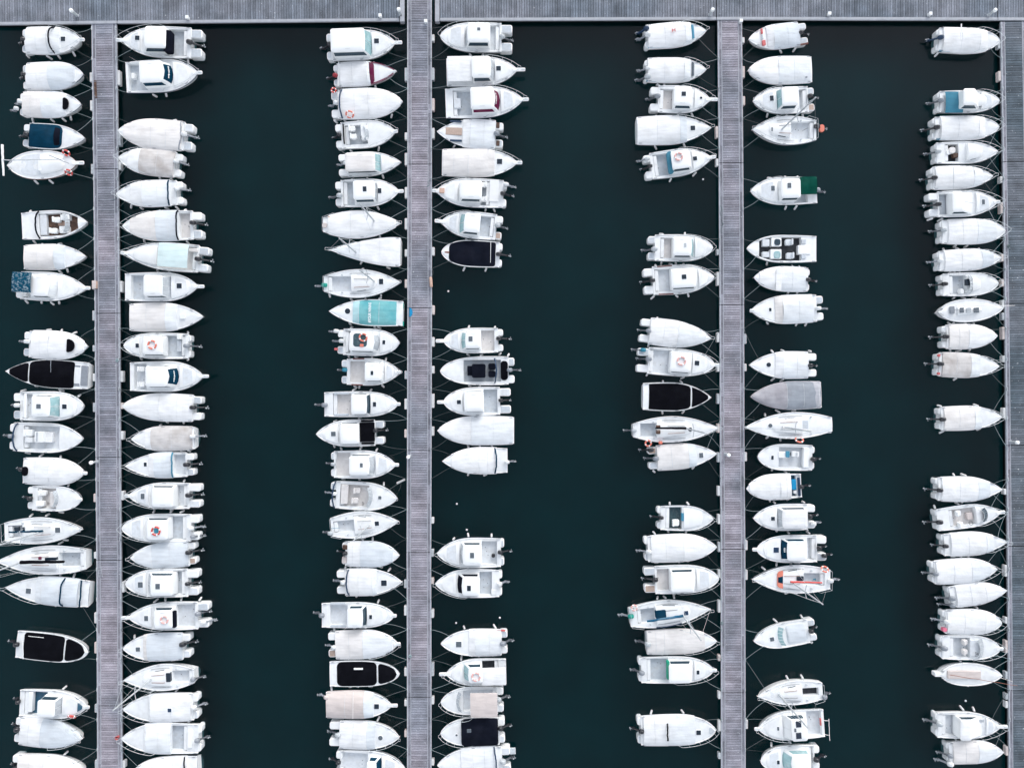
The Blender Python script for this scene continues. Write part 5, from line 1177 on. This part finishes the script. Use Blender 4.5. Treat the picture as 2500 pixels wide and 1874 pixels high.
boat('F', 'E2', (1272, 360), (1948, 342), 282, 'm', MB, "white cabin boat with dark green cockpit cover", ('house', 1775, 1590, 1560, 190, 'gel', {'zr': 1.6}), ('bim', 1948, 1780, 175, 'cgreen', 1.35, 295), ('hatch', 1665, 300, 38, 52, {'zr': 1.6, 'col': 'hatchgrey'}), ('hatch', 1495, 333, 36, 50, {'col': 'hatchgrey'}), cp=(1850, 1715, 250), floor="floor", e=[(1955, 345, 'g')], rail=.5, ft=(1495, 1640, 1765), fb=(1645, 1750), pods=0)
boat('F', 'E2', (1236, 930), (1942, 930), 276, 'm', "open_boat", "open white bowrider with black floor and grey seats", ('box', 1400, 835, 1470, 905, .4, .85, 'floorlight', 'bow_seat'), ('box', 1400, 960, 1470, 1015, .4, .85, 'floorlight', 'bow_seat'), ('box', 1490, 820, 1590, 905, .4, .95, 'gel', 'dash_panel'), ('box', 1480, 935, 1590, 1030, .4, .95, 'gel', 'helm_console'), ('box', 1520, 832, 1580, 895, .95, 1.02, 'glassdark', 'windscreen_pane', {'r': .2}), ('box', 1515, 955, 1580, 1025, .95, 1.02, 'glassteal', 'windscreen_pane', {'r': .2}), ('seat', 1660, 865, 'floorlight', {'sz': .55}), ('seat', 1670, 1000, 'floorlight', {'sz': .55}), ('box', 1755, 895, 1880, 985, .4, .85, 'gel', 'engine_box'), ('box', 1790, 835, 1835, 880, .4, .86, 'floor', 'stern_seat'), ('box', 1790, 990, 1835, 1030, .4, .86, 'floor', 'stern_seat'), "nobench", cp=(1785, 1360, 230), floor="floordark", rail=False, fb=(1455,))
boat('F', 'E2', (1306, 1220), (1878, 1240), 246, 'f', MB, "short blunt-bowed boat with ridged white cover", ('cov', 1845, 1560, 1370, 'cpale', 'cwhite', .35), ('box', 1540, 1120, 1588, 1350, 1.15, 1.22, 'cwhite', 'cover_ridge', {'r': .05}), e=[(1862, 1240, 'k')], rail=False, ft=(1705, 1770), fb=(1675, 1760), pods=.2)
boat('F', 'E2', (1282, 1552), (2015, 1520), 282, 'm', MB, "white boat with cream-fronted cover and folded white outboard", ('cov', 1912, 1600, 1530, 'cpale', 'ccream', .45), ('hatch', 1473, 1540, 24, 34), e=[(1975, 1525, 'w')], rail=.6, roll=1266, fb=(1450, 1745, 1840))
boat('F', 'E3', (1262, 537), (1948, 535), 268, 's', MB, "white boat with round black hatch and neat white cover", ('cov', 1868, 1605, 1535, 'cpale', 'cwhite', .45), ('hatch', 1458, 533, 46, {'rnd': True}), e=[(1890, 540, 'k')], rail=False, fb=(1520, 1620), ft=(1515, 1625, 1890))
boat('F', 'E3', (1276, 852), (1990, 832), 276, 's', MB, "boat wrapped in weathered two-tone grey tarpaulin", ('cov', 1985, 1645, 1290, 'ctarp_blue', 'ctarp', .38, {'amp': .06}), ('cov', 1988, 1960, 1900, 'ctarp_light', 'ctarp_light', .33, {'edge': .14, 'amp': .0}), rail=False, fb=(1730,), hullmat="gel")
boat('F', 'E3', (1216, 1156), (2100, 1128), 268, 'sail', "sailboat", "long white sloop with wide boarding platform and orange horseshoe buoy", ('coach', 1800, 1500, 170, {'h': .26}), ('hatch', 1473, 1140, 42, {'rnd': True, 'col': 'hatchgrey'}), ('box', 1790, 1090, 1860, 1172, .85, .98, 'floor', 'companionway'), ('box', 1870, 1060, 2090, 1215, .55, .93, 'floorlight', 'stern_platform', {'r': .06}), ('boom', 1600, 1160, 1870, 1190, 'ccream', {'r': .06}), ('mast', 1600, 1155), ('ring', 1765, 1280, 1.0, {'R': .34, 'flat': False, 'where': 'hung beside'}), rail=True, fb=(1465, 1590), ft=(1450, 1585))
boat('F', 'E3', (1344, 1450), (1928, 1466), 266, 'r', MB, "white open boat with blue windscreen, helm seat and vented foredeck", ('box', 1635, 1395, 1672, 1460, .9, 1.1, 'bluepaint', 'windscreen_pane', {'r': .1}), ('box', 1560, 1400, 1640, 1465, .5, .98, 'gel', 'helm_console'), ('seat', 1720, 1425, {'sz': .5}), ('wheel', 1680, 1425), ('hatch', 1495, 1460, 24, 40), ('box', 1812, 1365, 1862, 1560, .5, .95, 'gel', 'stern_bench'), e=[(1905, 1475, 'k')], cp=(1810, 1560, 200), floor="floorlight", rail=False, pods=.25, fb=(1500,))
boat('F', 'E4', (1232, 255), (1792, 225), 255, 'm', MB, "white-covered boat with open blue stern cockpit", ('cov', 1690, 1580, 1270, 'cwhite', 'cwhite', .38), ('box', 1690, 165, 1740, 265, .45, .8, 'bluecloth', 'stern_cushion'), ('box', 1752, 145, 1785, 330, .45, .86, 'navypaint', 'stern_locker'), ('box', 1712, 275, 1745, 305, .45, .8, 'gel', 'bait_box'), e=[(1790, 235, 'k')], cp=(1785, 1690, 220), floor="floorblue", rail=False, fb=(1475, 1665), ft=(1650,), pods=0)
boat('F', 'E4', (1300, 548), (1935, 538), 270, 'm', MB, "white soft-top boat with grey-brown windscreen and small dark hatch", ('house', 1845, 1600, 1545, 190, 'glassgrey', {'zr': 1.6, 'roof': 'cwhite'}), ('hatch', 1495, 550, 38), e=[(1885, 530, 'k'), (1920, 605, 'w')], rail=False, fb=(1545, 1850), ft=(1535, 1830))
boat('F', 'E4', (1332, 860), (2048, 856), 282, 'r', MB, "white cabin boat with dark lettered windscreen cover and navy hatch", ('house', 1842, 1648, 1580, 195, 'cnavy', {'zr': 1.65, 'bulge': .12, 'split': False, 'sidecol': 'cnavy'}), ('text', 1622, 870, 45, 18, 1.45), ('hatch', 1527, 862, 52, {'col': 'navypaint'}), e=[(1980, 845, 'k'), (2030, 925, 'k')], cp=(1935, 1848, 215), floor="floorlight", roll=1292, rail=False, ft=(1670, 1875), fb=(1695, 1770))
boat('F', 'E4', (1288, 1157), (2082, 1166), 286, 'sailw', "sailboat", "white sloop with orange deck band and red sail cover", ('coach', 1800, 1560, 210, {'h': .24}), ('patch', 1600, 1545, .34, 'corange', {'name': 'deck_band', 'h': .05, 'z': .16, 'ra': .05, 'rf': .2}), ('patch', 1597, 1549, .82, 'cnavy', {'name': 'emblem', 'h': .05, 'z': .20, 'ra': .02, 'rf': .02}), ('box', 1745, 1130, 1812, 1178, .95, 1.28, 'hatch', 'companionway'), ('boom', 1680, 1188, 1995, 1195, 'ringred', {'r': .10}), ('mast', 1685, 1185, {'h': 7.6}), ('pushpit',), ('ring', 2020, 1058, 1.15, {'R': .3, 'flat': False, 'where': 'on stern rail of'}), ('box', 1905, 1155, 1935, 1168, .6, .62, 'mblue', 'rope_coil'), cp=(2020, 1812, 120), floor="floor", e=[(2095, 1175, 'w')], ft=(1430, 1550), fb=(1665, 1760), pods=0)
boat('F', 'E5', (1306, 365), (1940, 258), 252, 'm', MB, "tilted boat with pale teal windscreen and grey cockpit cover", ('screen', 1600, 1545, 190, 'glassteal'), ('patch', 1840, 1640, .3, 'cgrey', {'h': .12}), ('hatch', 1492, 347, 40, {'col': 'hatchgrey'}), e=[(1895, 265, 'k')], rail=False, ft=(1570, 1830), fb=(1880,))
boat('F', 'E5', (1342, 915), (2006, 872), 244, 'sailw', "sailboat", "white sailboat with dark open cockpit and pale headsail bag", ('coach', 1790, 1560, 150, {'h': .26}), ('mast', 1565, 905), ('pushpit',), ('box', 1475, 875, 1520, 935, .95, 1.1, 'cpale', 'sail_bag', {'r': .2}), cp=(1960, 1800, 75), floor="floordark", e=[(2030, 925, 'g')], ft=(1670, 1820), pods=0)
boat('F', 'E5', (1348, 1238), (2020, 1192), 298, 'm', MB, "white pilothouse boat with three solar panels on its roof", ('house', 1838, 1690, 1600, 220, 'gel', {'zr': 1.75, 'bulge': .06}), ('box', 1733, 1172, 1790, 1230, 1.78, 1.83, 'solar', 'solar_panel', {'r': .01}), ('box', 1735, 1287, 1792, 1345, 1.78, 1.83, 'solar', 'solar_panel', {'r': .01}), ('box', 1718, 1243, 1740, 1278, 1.78, 1.83, 'hatchgrey', 'roof_hatch', {'r': .01}), ('hatch', 1547, 1232, 20, 38, {'col': 'hatchgrey'}), ('box', 1975, 1145, 1992, 1215, .75, .92, 'redpaint', 'stern_sign', {'r': .01}), ('boom', 2062, 1148, 2072, 1360, 'roofwhite', {'r': .03, 'z': 1.1}), ('boom', 2005, 1160, 2064, 1165, 'roofwhite', {'r': .025, 'z': 1.1}), ('boom', 2005, 1300, 2070, 1310, 'roofwhite', {'r': .025, 'z': 1.1}), cp=(1990, 1845, 250), floor="floorlight", roll=1312, rail=.5)
boat('F', 'E5', (1372, 1560), (1978, 1545), 276, 'r', MB, "white cabin boat at bottom edge with mint wraparound windscreen", ('house', 1880, 1690, 1590, 190, 'glassteal', {'zr': 1.65, 'bulge': .25, 'split': False, 'sidecol': 'glassteal'}), ('hatch', 1548, 1567, 26, 38), e=[(1955, 1550, 'k')], cp=(1930, 1885), floor="floorlight", rail=False, ft=(1500, 1700))

# ---- column G: left of the fourth pier
boat('G', 'G1', (704, 345), (198, 322), 206, 'r', MB, "white covered boat with slim teal screen line below the jetty", ('cov', 255, 545, 612, 'cwhite', 'cwhite', .45), ('boom', 395, 200, 395, 330, 'roofwhite', {'r': .05, 'z': 1.5}), ('stripe', 215, 305, 410, 'bluepaint'), e=[(245, 312, 'n')], rail=.6, fb=(215,), pods=.2)
boat('G', 'G1', (702, 838), (208, 838), 188, 'r', MB, "white boat with sky blue cockpit tarp and square wheelhouse", ('house', 420, 515, 560, 135, 'gel', {'zr': 1.9, 'bulge': .02}), ('bim', 268, 415, 170, 'cskyblue', 1.1, 842), ('coach', 520, 610, 110, {'h': .3}), e=[(235, 832, 'g')], rail=.6, pods=.15)
boat('G', 'G1', (700, 1055), (165, 1057), 198, 'r', MB, "white covered boat with pale hood, just below the blue-tarp boat", ('cov', 235, 535, 596, 'cwhite', 'cwhite', .45), ('stripe', 190, 265, 1145, 'bluepaint'), e=[(222, 1055, 'k')], rail=.6, pods=.2)
boat('G', 'G1', (690, 1256), (188, 1262), 184, 'm', MB, "small white cabin boat with cluttered dark cockpit", ('coach', 455, 580, 140, {'h': .4}), ('box', 300, 1215, 350, 1265, .5, .9, 'ccream', 'crumpled_sheet', {'r': .2}), ('box', 275, 1240, 310, 1275, .45, .8, 'roofwhite', 'white_bucket', {'r': .1}), ('box', 330, 1265, 375, 1300, .45, .75, 'floorbrown', 'fish_box'), e=[(205, 1255, 'l')], cp=(262, 370, 140), floor="floordark", rail=.6, pods=.1)
boat('G', 'G1', (648, 1460), (152, 1470), 192, 'f', MB, "white blunt-bowed boat with ribbed cover and big bow rail", ('cov', 190, 495, 575, 'cwhite', 'cpale', .42), ('boom', 330, 1375, 332, 1560, 'mlight', {'r': .02, 'z': 1.35}), e=[(195, 1470, 'k')], rail=.55, pods=.15)
boat('G', 'G2', (690, 115), (135, 132), 222, 'm', MB, "white boat with cream mid cabin, grey hatch and black outboard", ('house', 330, 420, 520, 165, 'gel', {'zr': 1.5}), ('hatch', 565, 117, 24, 40, {'col': 'hatchgrey'}), e=[(190, 132, 'k')], cp=(195, 325, 170), floor="floor", rail=.55, roll=708, fb=(160, 245))
boat('G', 'G2', (750, 352), (228, 357), 206, 'r', MB, "white boat under pale seamless cover touching the pier", ('cov', 300, 530, 690, 'cwhite', 'cpale', .35), e=[(255, 345, 'l')], rail=.6, fb=(360, 460), pods=.15)
boat('G', 'G2', (720, 575), (208, 600), 176, 'm', MB, "narrow white boat with grey bow and reddish propeller", ('cov', 270, 565, 660, 'cwhite', 'cgrey', .32), e=[(215, 598, 'w')], rail=.65, ft=(270, 385, 565), fb=(310, 345, 390), pods=.1)
boat('G', 'G2', (694, 786), (232, 796), 196, 'r', MB, "white boat with black square companionway and grey cockpit", ('box', 436, 748, 484, 800, .8, 1.06, 'hatch', 'companionway'), ('screen', 470, 500, 150, 'glassgrey'), ('coach', 490, 560, 120, {'h': .2, 'win': False}), ('seat', 400, 850, {'sz': .45}), e=[(262, 790, 'k')], cp=(300, 435, 150), floor="floor", rail=.6, fb=(350, 530), pods=.2)
boat('G', 'G2', (732, 992), (205, 1022), 190, 'de', "fishing_boat", "double-ended launch with grey deck windows and bowsprit over pier", ('box', 305, 975, 345, 1032, .85, 1.05, 'mgrey', 'engine_cover'), ('coach', 370, 570, 70, {'h': .22, 'win': False}), ('box', 385, 985, 420, 1025, 1.05, 1.10, 'hatchgrey', 'skylight', {'r': .02}), ('box', 440, 985, 480, 1025, 1.05, 1.10, 'mlight', 'skylight', {'r': .02}), ('box', 500, 985, 545, 1025, 1.05, 1.10, 'hatchgrey', 'skylight', {'r': .02}), ('boom', 265, 970, 840, 968, 'ccream', {'r': .03, 'z': 1.5}), ('boom', 340, 1003, 560, 1008, 'mgrey', {'r': .025, 'z': 1.35}), trim='mlight', rail=False, cat="fishing boat", ft=(450,), fb=(345, 440))
boat('G', 'G2', (686, 1218), (245, 1226), 204, 'f', MB, "stubby cream-covered boat between launch and beige-covered boat", ('cov', 305, 460, 668, 'ccream', 'cwhite', .35), e=[(250, 1225, 'k')], rail=False, fb=(320, 400, 480), ft=(320, 515))
boat('G', 'G2', (700, 1470), (202, 1452), 202, 'f', MB, "square-bowed boat with beige ribbed cover and red stern corners", ('cov', 250, 480, 555, 'cstain', 'cpale', .25), ('box', 205, 1368, 225, 1390, .7, .86, 'redpaint', 'corner_light'), ('box', 202, 1518, 222, 1540, .7, .86, 'redpaint', 'corner_light'), e=[(235, 1450, 'k')], rail=.65, fb=(365,), pods=.15)
boat('G', 'G3', (722, 296), (220, 312), 198, 'f', MB, "lone square-bowed white boat with flat cover, open water around", ('cov', 265, 510, 570, 'ccream', 'cpale', .3), e=[(255, 315, 'k')], rail=.65, ft=(245, 545), fb=(260, 555), pods=.15)
boat('G', 'G3', (728, 893), (190, 892), 205, 's', MB, "white boat with grey curved front panel and black outboard", ('cov', 245, 535, 635, 'cwhite', 'cgrey', .35), e=[(250, 900, 'k')], rail=False, ft=(355, 440), fb=(370, 415), pods=.2)
boat('G', 'G3', (712, 1082), (195, 1152), 196, 'm', MB, "white open boat with slate windscreen and pink-beige cockpit", ('screen', 585, 625, 150, 'glassdark'), ('seat', 375, 1092, {'sz': .45}), ('seat', 395, 1185, {'sz': .45}), ('wheel', 475, 1172), ('box', 440, 1090, 495, 1140, .4, .7, 'cbeige', 'locker_box'), ('coach', 520, 580, 140, {'h': .15, 'win': False}), e=[(205, 1165, 'k')], cp=(300, 510, 140), floor="floorcream", roll=748, rail=.6, ft=(205, 400), pods=.1)
boat('G', 'G3', (764, 1328), (240, 1356), 196, 's', MB, "white covered boat tight against the slate-screened boat", ('cov', 320, 600, 665, 'cwhite', 'cpale', .42), e=[(290, 1360, 'k')], rail=.65, fb=(345, 555), pods=.2)
boat('G', 'G4', (684, 12), (160, 48), 204, 'm', MB, "white boat with rounded cover and grey outboard raised high", ('cov', 200, 480, 640, 'cwhite', 'cpale', .38), e=[(215, 52, 'g')], rail=.65, ft=(420, 480), pods=.2)
boat('G', 'G4', (766, 188), (298, 250), 186, 's', MB, "small tilted white boat with peaked cover and pointed bow", ('cov', 365, 600, 730, 'cwhite', 'cwhite', .3), e=[(330, 255, 'g'), (310, 315, 'g')], rail=False, fb=(405,), pods=.1)
boat('G', 'G4', (722, 455), (250, 452), 206, 'r', MB, "white covered boat with pink ball float at its stern", ('cov', 290, 590, 680, 'cwhite', 'cwhite', .35), ('box', 245, 500, 280, 535, .6, .95, 'mpink', 'ball_float', {'r': .16}), e=[(285, 450, 'w')], rail=.6, ft=(540,), fb=(560,), pods=.2)
boat('G', 'G4', (712, 668), (228, 664), 206, 'r', MB, "white open boat with black wheel and cream helm seats", ('screen', 550, 590, 160, 'glassgrey'), ('seat', 430, 620, 'floorcream', {'sz': .45}), ('seat', 430, 700, 'floorcream', {'sz': .45}), ('wheel', 520, 720), ('box', 470, 600, 550, 735, .45, .95, 'floorlight', 'dash_panel'), e=[(265, 668, 'g')], cp=(305, 465, 160), floor="floorlight", rail=.55, roll=735, fb=(530,), pods=.2)
boat('G', 'G4', (725, 890), (218, 888), 190, 'de', "fishing_boat", "double-ended launch with tan deck panel and rusty lowered mast", ('box', 287, 857, 560, 922, .85, 1.02, 'cbeige', 'deck_panel', {'r': .03}), ('boom', 300, 888, 860, 978, 'wood_trim', {'r': .03, 'z': 1.4}), ('boom', 640, 888, 820, 945, 'ccream', {'r': .02, 'z': 1.3}), ('box', 180, 870, 235, 905, .3, .85, 'gel', 'rudder', {'r': .05}), trim='mlight', rail=False, cat="fishing boat", ft=(405,), fb=(465,))
boat('G', 'G4', (714, 1310), (192, 1308), 222, 'm', MB, "white cabin boat with canvas cabin back and grey side window", ('house', 395, 485, 600, 180, 'gel', {'zr': 1.7, 'roof': 'cwhite'}), ('box', 465, 1258, 585, 1280, 1.05, 1.12, 'glassgrey', 'side_screen', {'r': .02}), e=[(215, 1292, 'l')], cp=(240, 395, 170), floor="floorlight", roll=770, rail=.55, ft=(425, 515), pods=.15)
boat('G', 'G4', (736, 1520), (285, 1540), 186, 'm', MB, "creased white cover boat, last before the bottom edge", ('cov', 340, 540, 690, 'ccream', 'cpale', .3, {'amp': .06}), e=[(315, 1555, 'g'), (290, 1622, 'w')], rail=False, ft=(365,), pods=.15)

# ------------------------------------------------------------------ small things on the piers and in the water
def place(crop, x, y, z): return (*wpt(*npx(crop, x, y), z), z)

def dock_light(crop, x, y, z, label, h=1.05):
    X, Y, _ = place(crop, x, y, z)
    r = link("dock_light", None); r.location = (X, Y, z)
    m = M(); m.rbox(-.14, .14, -.14, .14, 0, .03, .03, .01); m.build("base_plate", "alu", r)
    m = M(); m.rbox(-.11, .11, -.09, .09, .03, h - .22, .04, .02); m.build("post", "mlight", r)
    m = M(); m.disc(0, 0, h - .22, h, .17, 16, .06); m.build("lamp_head", "roofwhite", r)
    tag(r, label, "dock light", "low lights on the piers and jetty")
dock_light('A1', 775, 160, ZJ, "white low dock light on the jetty above the first pier")
dock_light('C1', 890, 150, ZJ, "white dock light on the jetty beside the gangway of the second pier")
dock_light('E1', 872, 152, ZJ, "tall white dock light on the jetty above the third pier")
dock_light('G1', 618, 130, ZJ, "white dock light on the jetty above the fourth pier")
dock_light('A3', 972, 1500, ZP, "white dock light on the left edge of the first pier")
dock_light('C3', 985, 1445, ZP, "white dock light on the left edge of the second pier")
dock_light('E3', 1030, 1425, ZP, "white dock light on the left edge of the third pier")
dock_light('G3', 800, 500, ZP, "white dock light on the left edge of the fourth pier")

def pedestal(crop, x, y, z, label):
    X, Y, _ = place(crop, x, y, z)
    r = link("service_box", None); r.location = (X, Y, z)
    m = M(); m.rbox(-.13, .13, -.13, .13, 0, .32, .03, .02); m.build("housing", "mwhite", r)
    m = M(); m.rbox(-.15, .15, -.15, .15, .32, .37, .04, .02); m.build("lid", "roofwhite", r)
    tag(r, label, "service box", "white service boxes by the jetty edge")
pedestal('A1', 1885, 190, ZJ, "small white service box on the jetty right of the first pier")
pedestal('C1', 693, 172, ZJ, "small white service box on the jetty left of the second pier")
pedestal('E1', 2055, 153, ZJ, "small white service box on the jetty right of the third pier")
pedestal('G1', 125, 128, ZJ, "small white service box on the jetty left of the fourth pier")
pedestal('C1', 1148, 228, ZP + .02, "white box at the head of the second pier")
pedestal('E1', 1175, 225, ZP + .02, "white box at the head of the third pier")

k = 0
for crop, x, y, where in (('C2', 1370, 1355, "right of the second pier below the black-covered boat"), ('C4', 1455, 407, "in the wide gap right of the second pier"),
                   ('C4', 1555, 667, "just above the drum boat right of the second pier"), ('C4', 1885, 1545, "far out right of the second pier above the red-edged boat"),
                   ('C4', 1448, 1597, "near the second pier above the red-edged boat"), ('E2', 805, 237, "left of the third pier under the teal-screened boat"), ('G4', 432, 1103, "left of the fourth pier below the tan-decked launch")):
    X, Y, _ = place(crop, x, y, .05)
    r = link("mooring_buoy", None); r.location = (X, Y, 0)
    n_ = 10; rr = .095
    m = M(); m.loft([[(rr * math.sin(a) * math.cos(t), rr * math.sin(a) * math.sin(t), .04 - rr * math.cos(a)) for t in [2 * math.pi * q / n_ for q in range(n_)]] for a in [.1, .6, 1.1, 1.57, 2.0, 2.5, 3.0]])
    m.build("float_ball", "roofwhite", r, 60)
    m = M(); m.torus(0, 0, .15, .03, .01, n=10, m=5); m.build("eye", "steel", r)
    tag(r, f"small white mooring buoy {where}", "buoy", "small white buoys on the water")

# things lying on the piers
X, Y, _ = place('C2', 997, 1565, ZP + .05)
r = link("paddle_board", None); r.location = (X, Y, ZP + .012)
m = M(); pts = [(.0, -.42), (.16, -.38), (.27, -.22), (.30, 0), (.27, .22), (.16, .38), (0, .42)]
m.loft([[(a - .15, b, z) for a, b in pts] for z in (0, .035)]); m.build("mat_body", "bluecloth", r, 30)
m = M(); m.tube([(-.15, -.4, .045), (-.15, .4, .045)], .015, 5); m.build("hem", "mblue", r)
r.name = "boarding_mat"
tag(r, "bright blue half-round mat on the edge of the second pier", "mat")

X, Y, _ = place('C2', 1197, 1265, ZP + .1)
r = link("loose_fender", None); r.location = (X, Y, ZP + .15)
m = M(); m.capsule((.03, -.36, 0), (-.02, .36, 0), .14, 10); m.build("fender_body", "tan", r, 60)
m = M(); m.tube([(-.02, .5, 0), (.15, .62, -.05), (.22, 1.0, -.1), (.05, 1.4, -.12)], .015, 5); m.build("lanyard", "rope", r)
tag(r, "tan fender lying on the right edge of the second pier", "fender")

X, Y, _ = place('A4', 1000, 1085, ZP + .05)
r = link("ladder", None); r.location = (X, Y, ZP + .05); r.rotation_euler = (0, 0, math.radians(8))
for sx in (-.15, .15):
    m = M(); m.tube([(sx, -.5, 0), (sx, .45, 0)], .025, 6); m.build("ladder_rail", "alu", r)
for i in range(4):
    m = M(); m.tube([(-.15, -.4 + .26 * i, .0), (.15, -.4 + .26 * i, .0)], .02, 6); m.build("rung", "alu", r)
tag(r, "short white ladder lying on the left side of the first pier", "ladder")

X, Y, _ = place('A5', 1185, 1322, ZP)
r = link("bucket", None); r.location = (X, Y, ZP)
m = M(); ring = lambda z, q: [(q * math.cos(2 * math.pi * k_ / 14), q * math.sin(2 * math.pi * k_ / 14), z) for k_ in range(14)]
m.loft([ring(0, .12), ring(.32, .17), ring(.32, .15), ring(.06, .11)]); m.build("bucket_body", "redpaint", r, 40)
m = M(); m.tube([(-.16, 0, .31), (-.1, 0, .36), (.1, 0, .36), (.16, 0, .31)], .01, 5); m.build("bucket_handle", "steel", r)
tag(r, "reddish bucket on the right edge of the first pier near the bottom", "bucket")

X, Y, _ = place('A2', 960, 1293, ZP)
r = link("dock_box", None); r.location = (X, Y, ZP)
m = M(); m.rbox(-.16, .16, -.34, .34, 0, .3, .03, .02); m.build("box_body", "tan", r)
m = M(); m.rbox(-.18, .18, -.36, .36, .3, .35, .03, .02); m.build("box_lid", "cbeige", r)
tag(r, "tan dock box on the left edge of the first pier", "box")

X, Y, _ = place('A1', 957, 895, ZP)
r = link("gangplank", None); r.location = (X, Y, ZP + .012); r.rotation_euler = (0, 0, math.radians(3))
m = M(); m.rbox(-.11, .11, -.82, .82, 0, .04, .02, .01); m.build("board", "floorbrown", r)
for sy in (-.7, .7):
    m = M(); m.box(-.09, .09, sy - .03, sy + .03, .041, .06); m.build("batten", "wood_side", r)
tag(r, "dark brown gangplank lying along the left edge of the first pier", "plank")

X, Y, _ = place('C4', 895, 183, .05)
r = link("floating_float", None); r.location = (X, Y, 0); r.rotation_euler = (0, 0, math.radians(24))
r.name = "drifting_fender"
m = M(); m.rbox(-.43, .43, -.1, .1, -.05, .1, .05, .04); m.build("fender_body", "fender", r)
m = M(); m.tube([(0, -.1, .05), (-.25, -.5, .03), (-.55, -.75, .02)], .015, 5); m.build("lanyard", "rope", r)
tag(r, "white oblong fender afloat beside the second pier with trailing rope", "fender")

# spare mooring ropes left on the piers, coiled or trailing
def loose_rope(crop, pts, label):
    P0 = place(crop, *pts[0], ZP + .03)
    m = M(); m.tube([tuple(Vector(place(crop, *q, ZP + .03)) - Vector(P0)) for q in pts], .022, 5)
    o = m.build("loose_rope", "rope", None, 60); o.location = P0
    tag(o, label, "rope", "ropes left lying on the piers")
loose_rope('E2', [(985, 500), (998, 540), (980, 575), (995, 605)], "pale rope wriggling along the left edge of the third pier")
loose_rope('E2', [(990, 650), (1005, 685), (985, 730), (990, 780)], "second pale rope lower along the third pier's left edge")
loose_rope('C2', [(1200, 225), (1165, 270), (1185, 290), (1150, 310)], "tangled pale rope on the right edge of the second pier")
loose_rope('A2', [(1110, 440), (1150, 437), (1165, 420), (1170, 380)], "pale rope on the right edge of the first pier")
for crop, x, y, label in (('E4', 990, 1600, "coiled rope on the third pier beside the blue sail boat"), ('G2', 785, 478, "coiled rope on the fourth pier's left edge"), ('A3', 1170, 490, "coiled rope on the first pier's right edge"), ('C5', 985, 520, "coiled rope on the second pier near the tan cabin boat")):
    P0 = place(crop, x, y, ZP + .03)
    m = M(); m.tube([(.16 * (1 - i / 60) * math.cos(i * .55) + .02, .16 * (1 - i / 60) * math.sin(i * .55), .01 + i * .001) for i in range(40)], .018, 5)
    o = m.build("coiled_rope", "rope", None, 60); o.location = P0
    tag(o, label, "rope", "coils of rope on the piers")
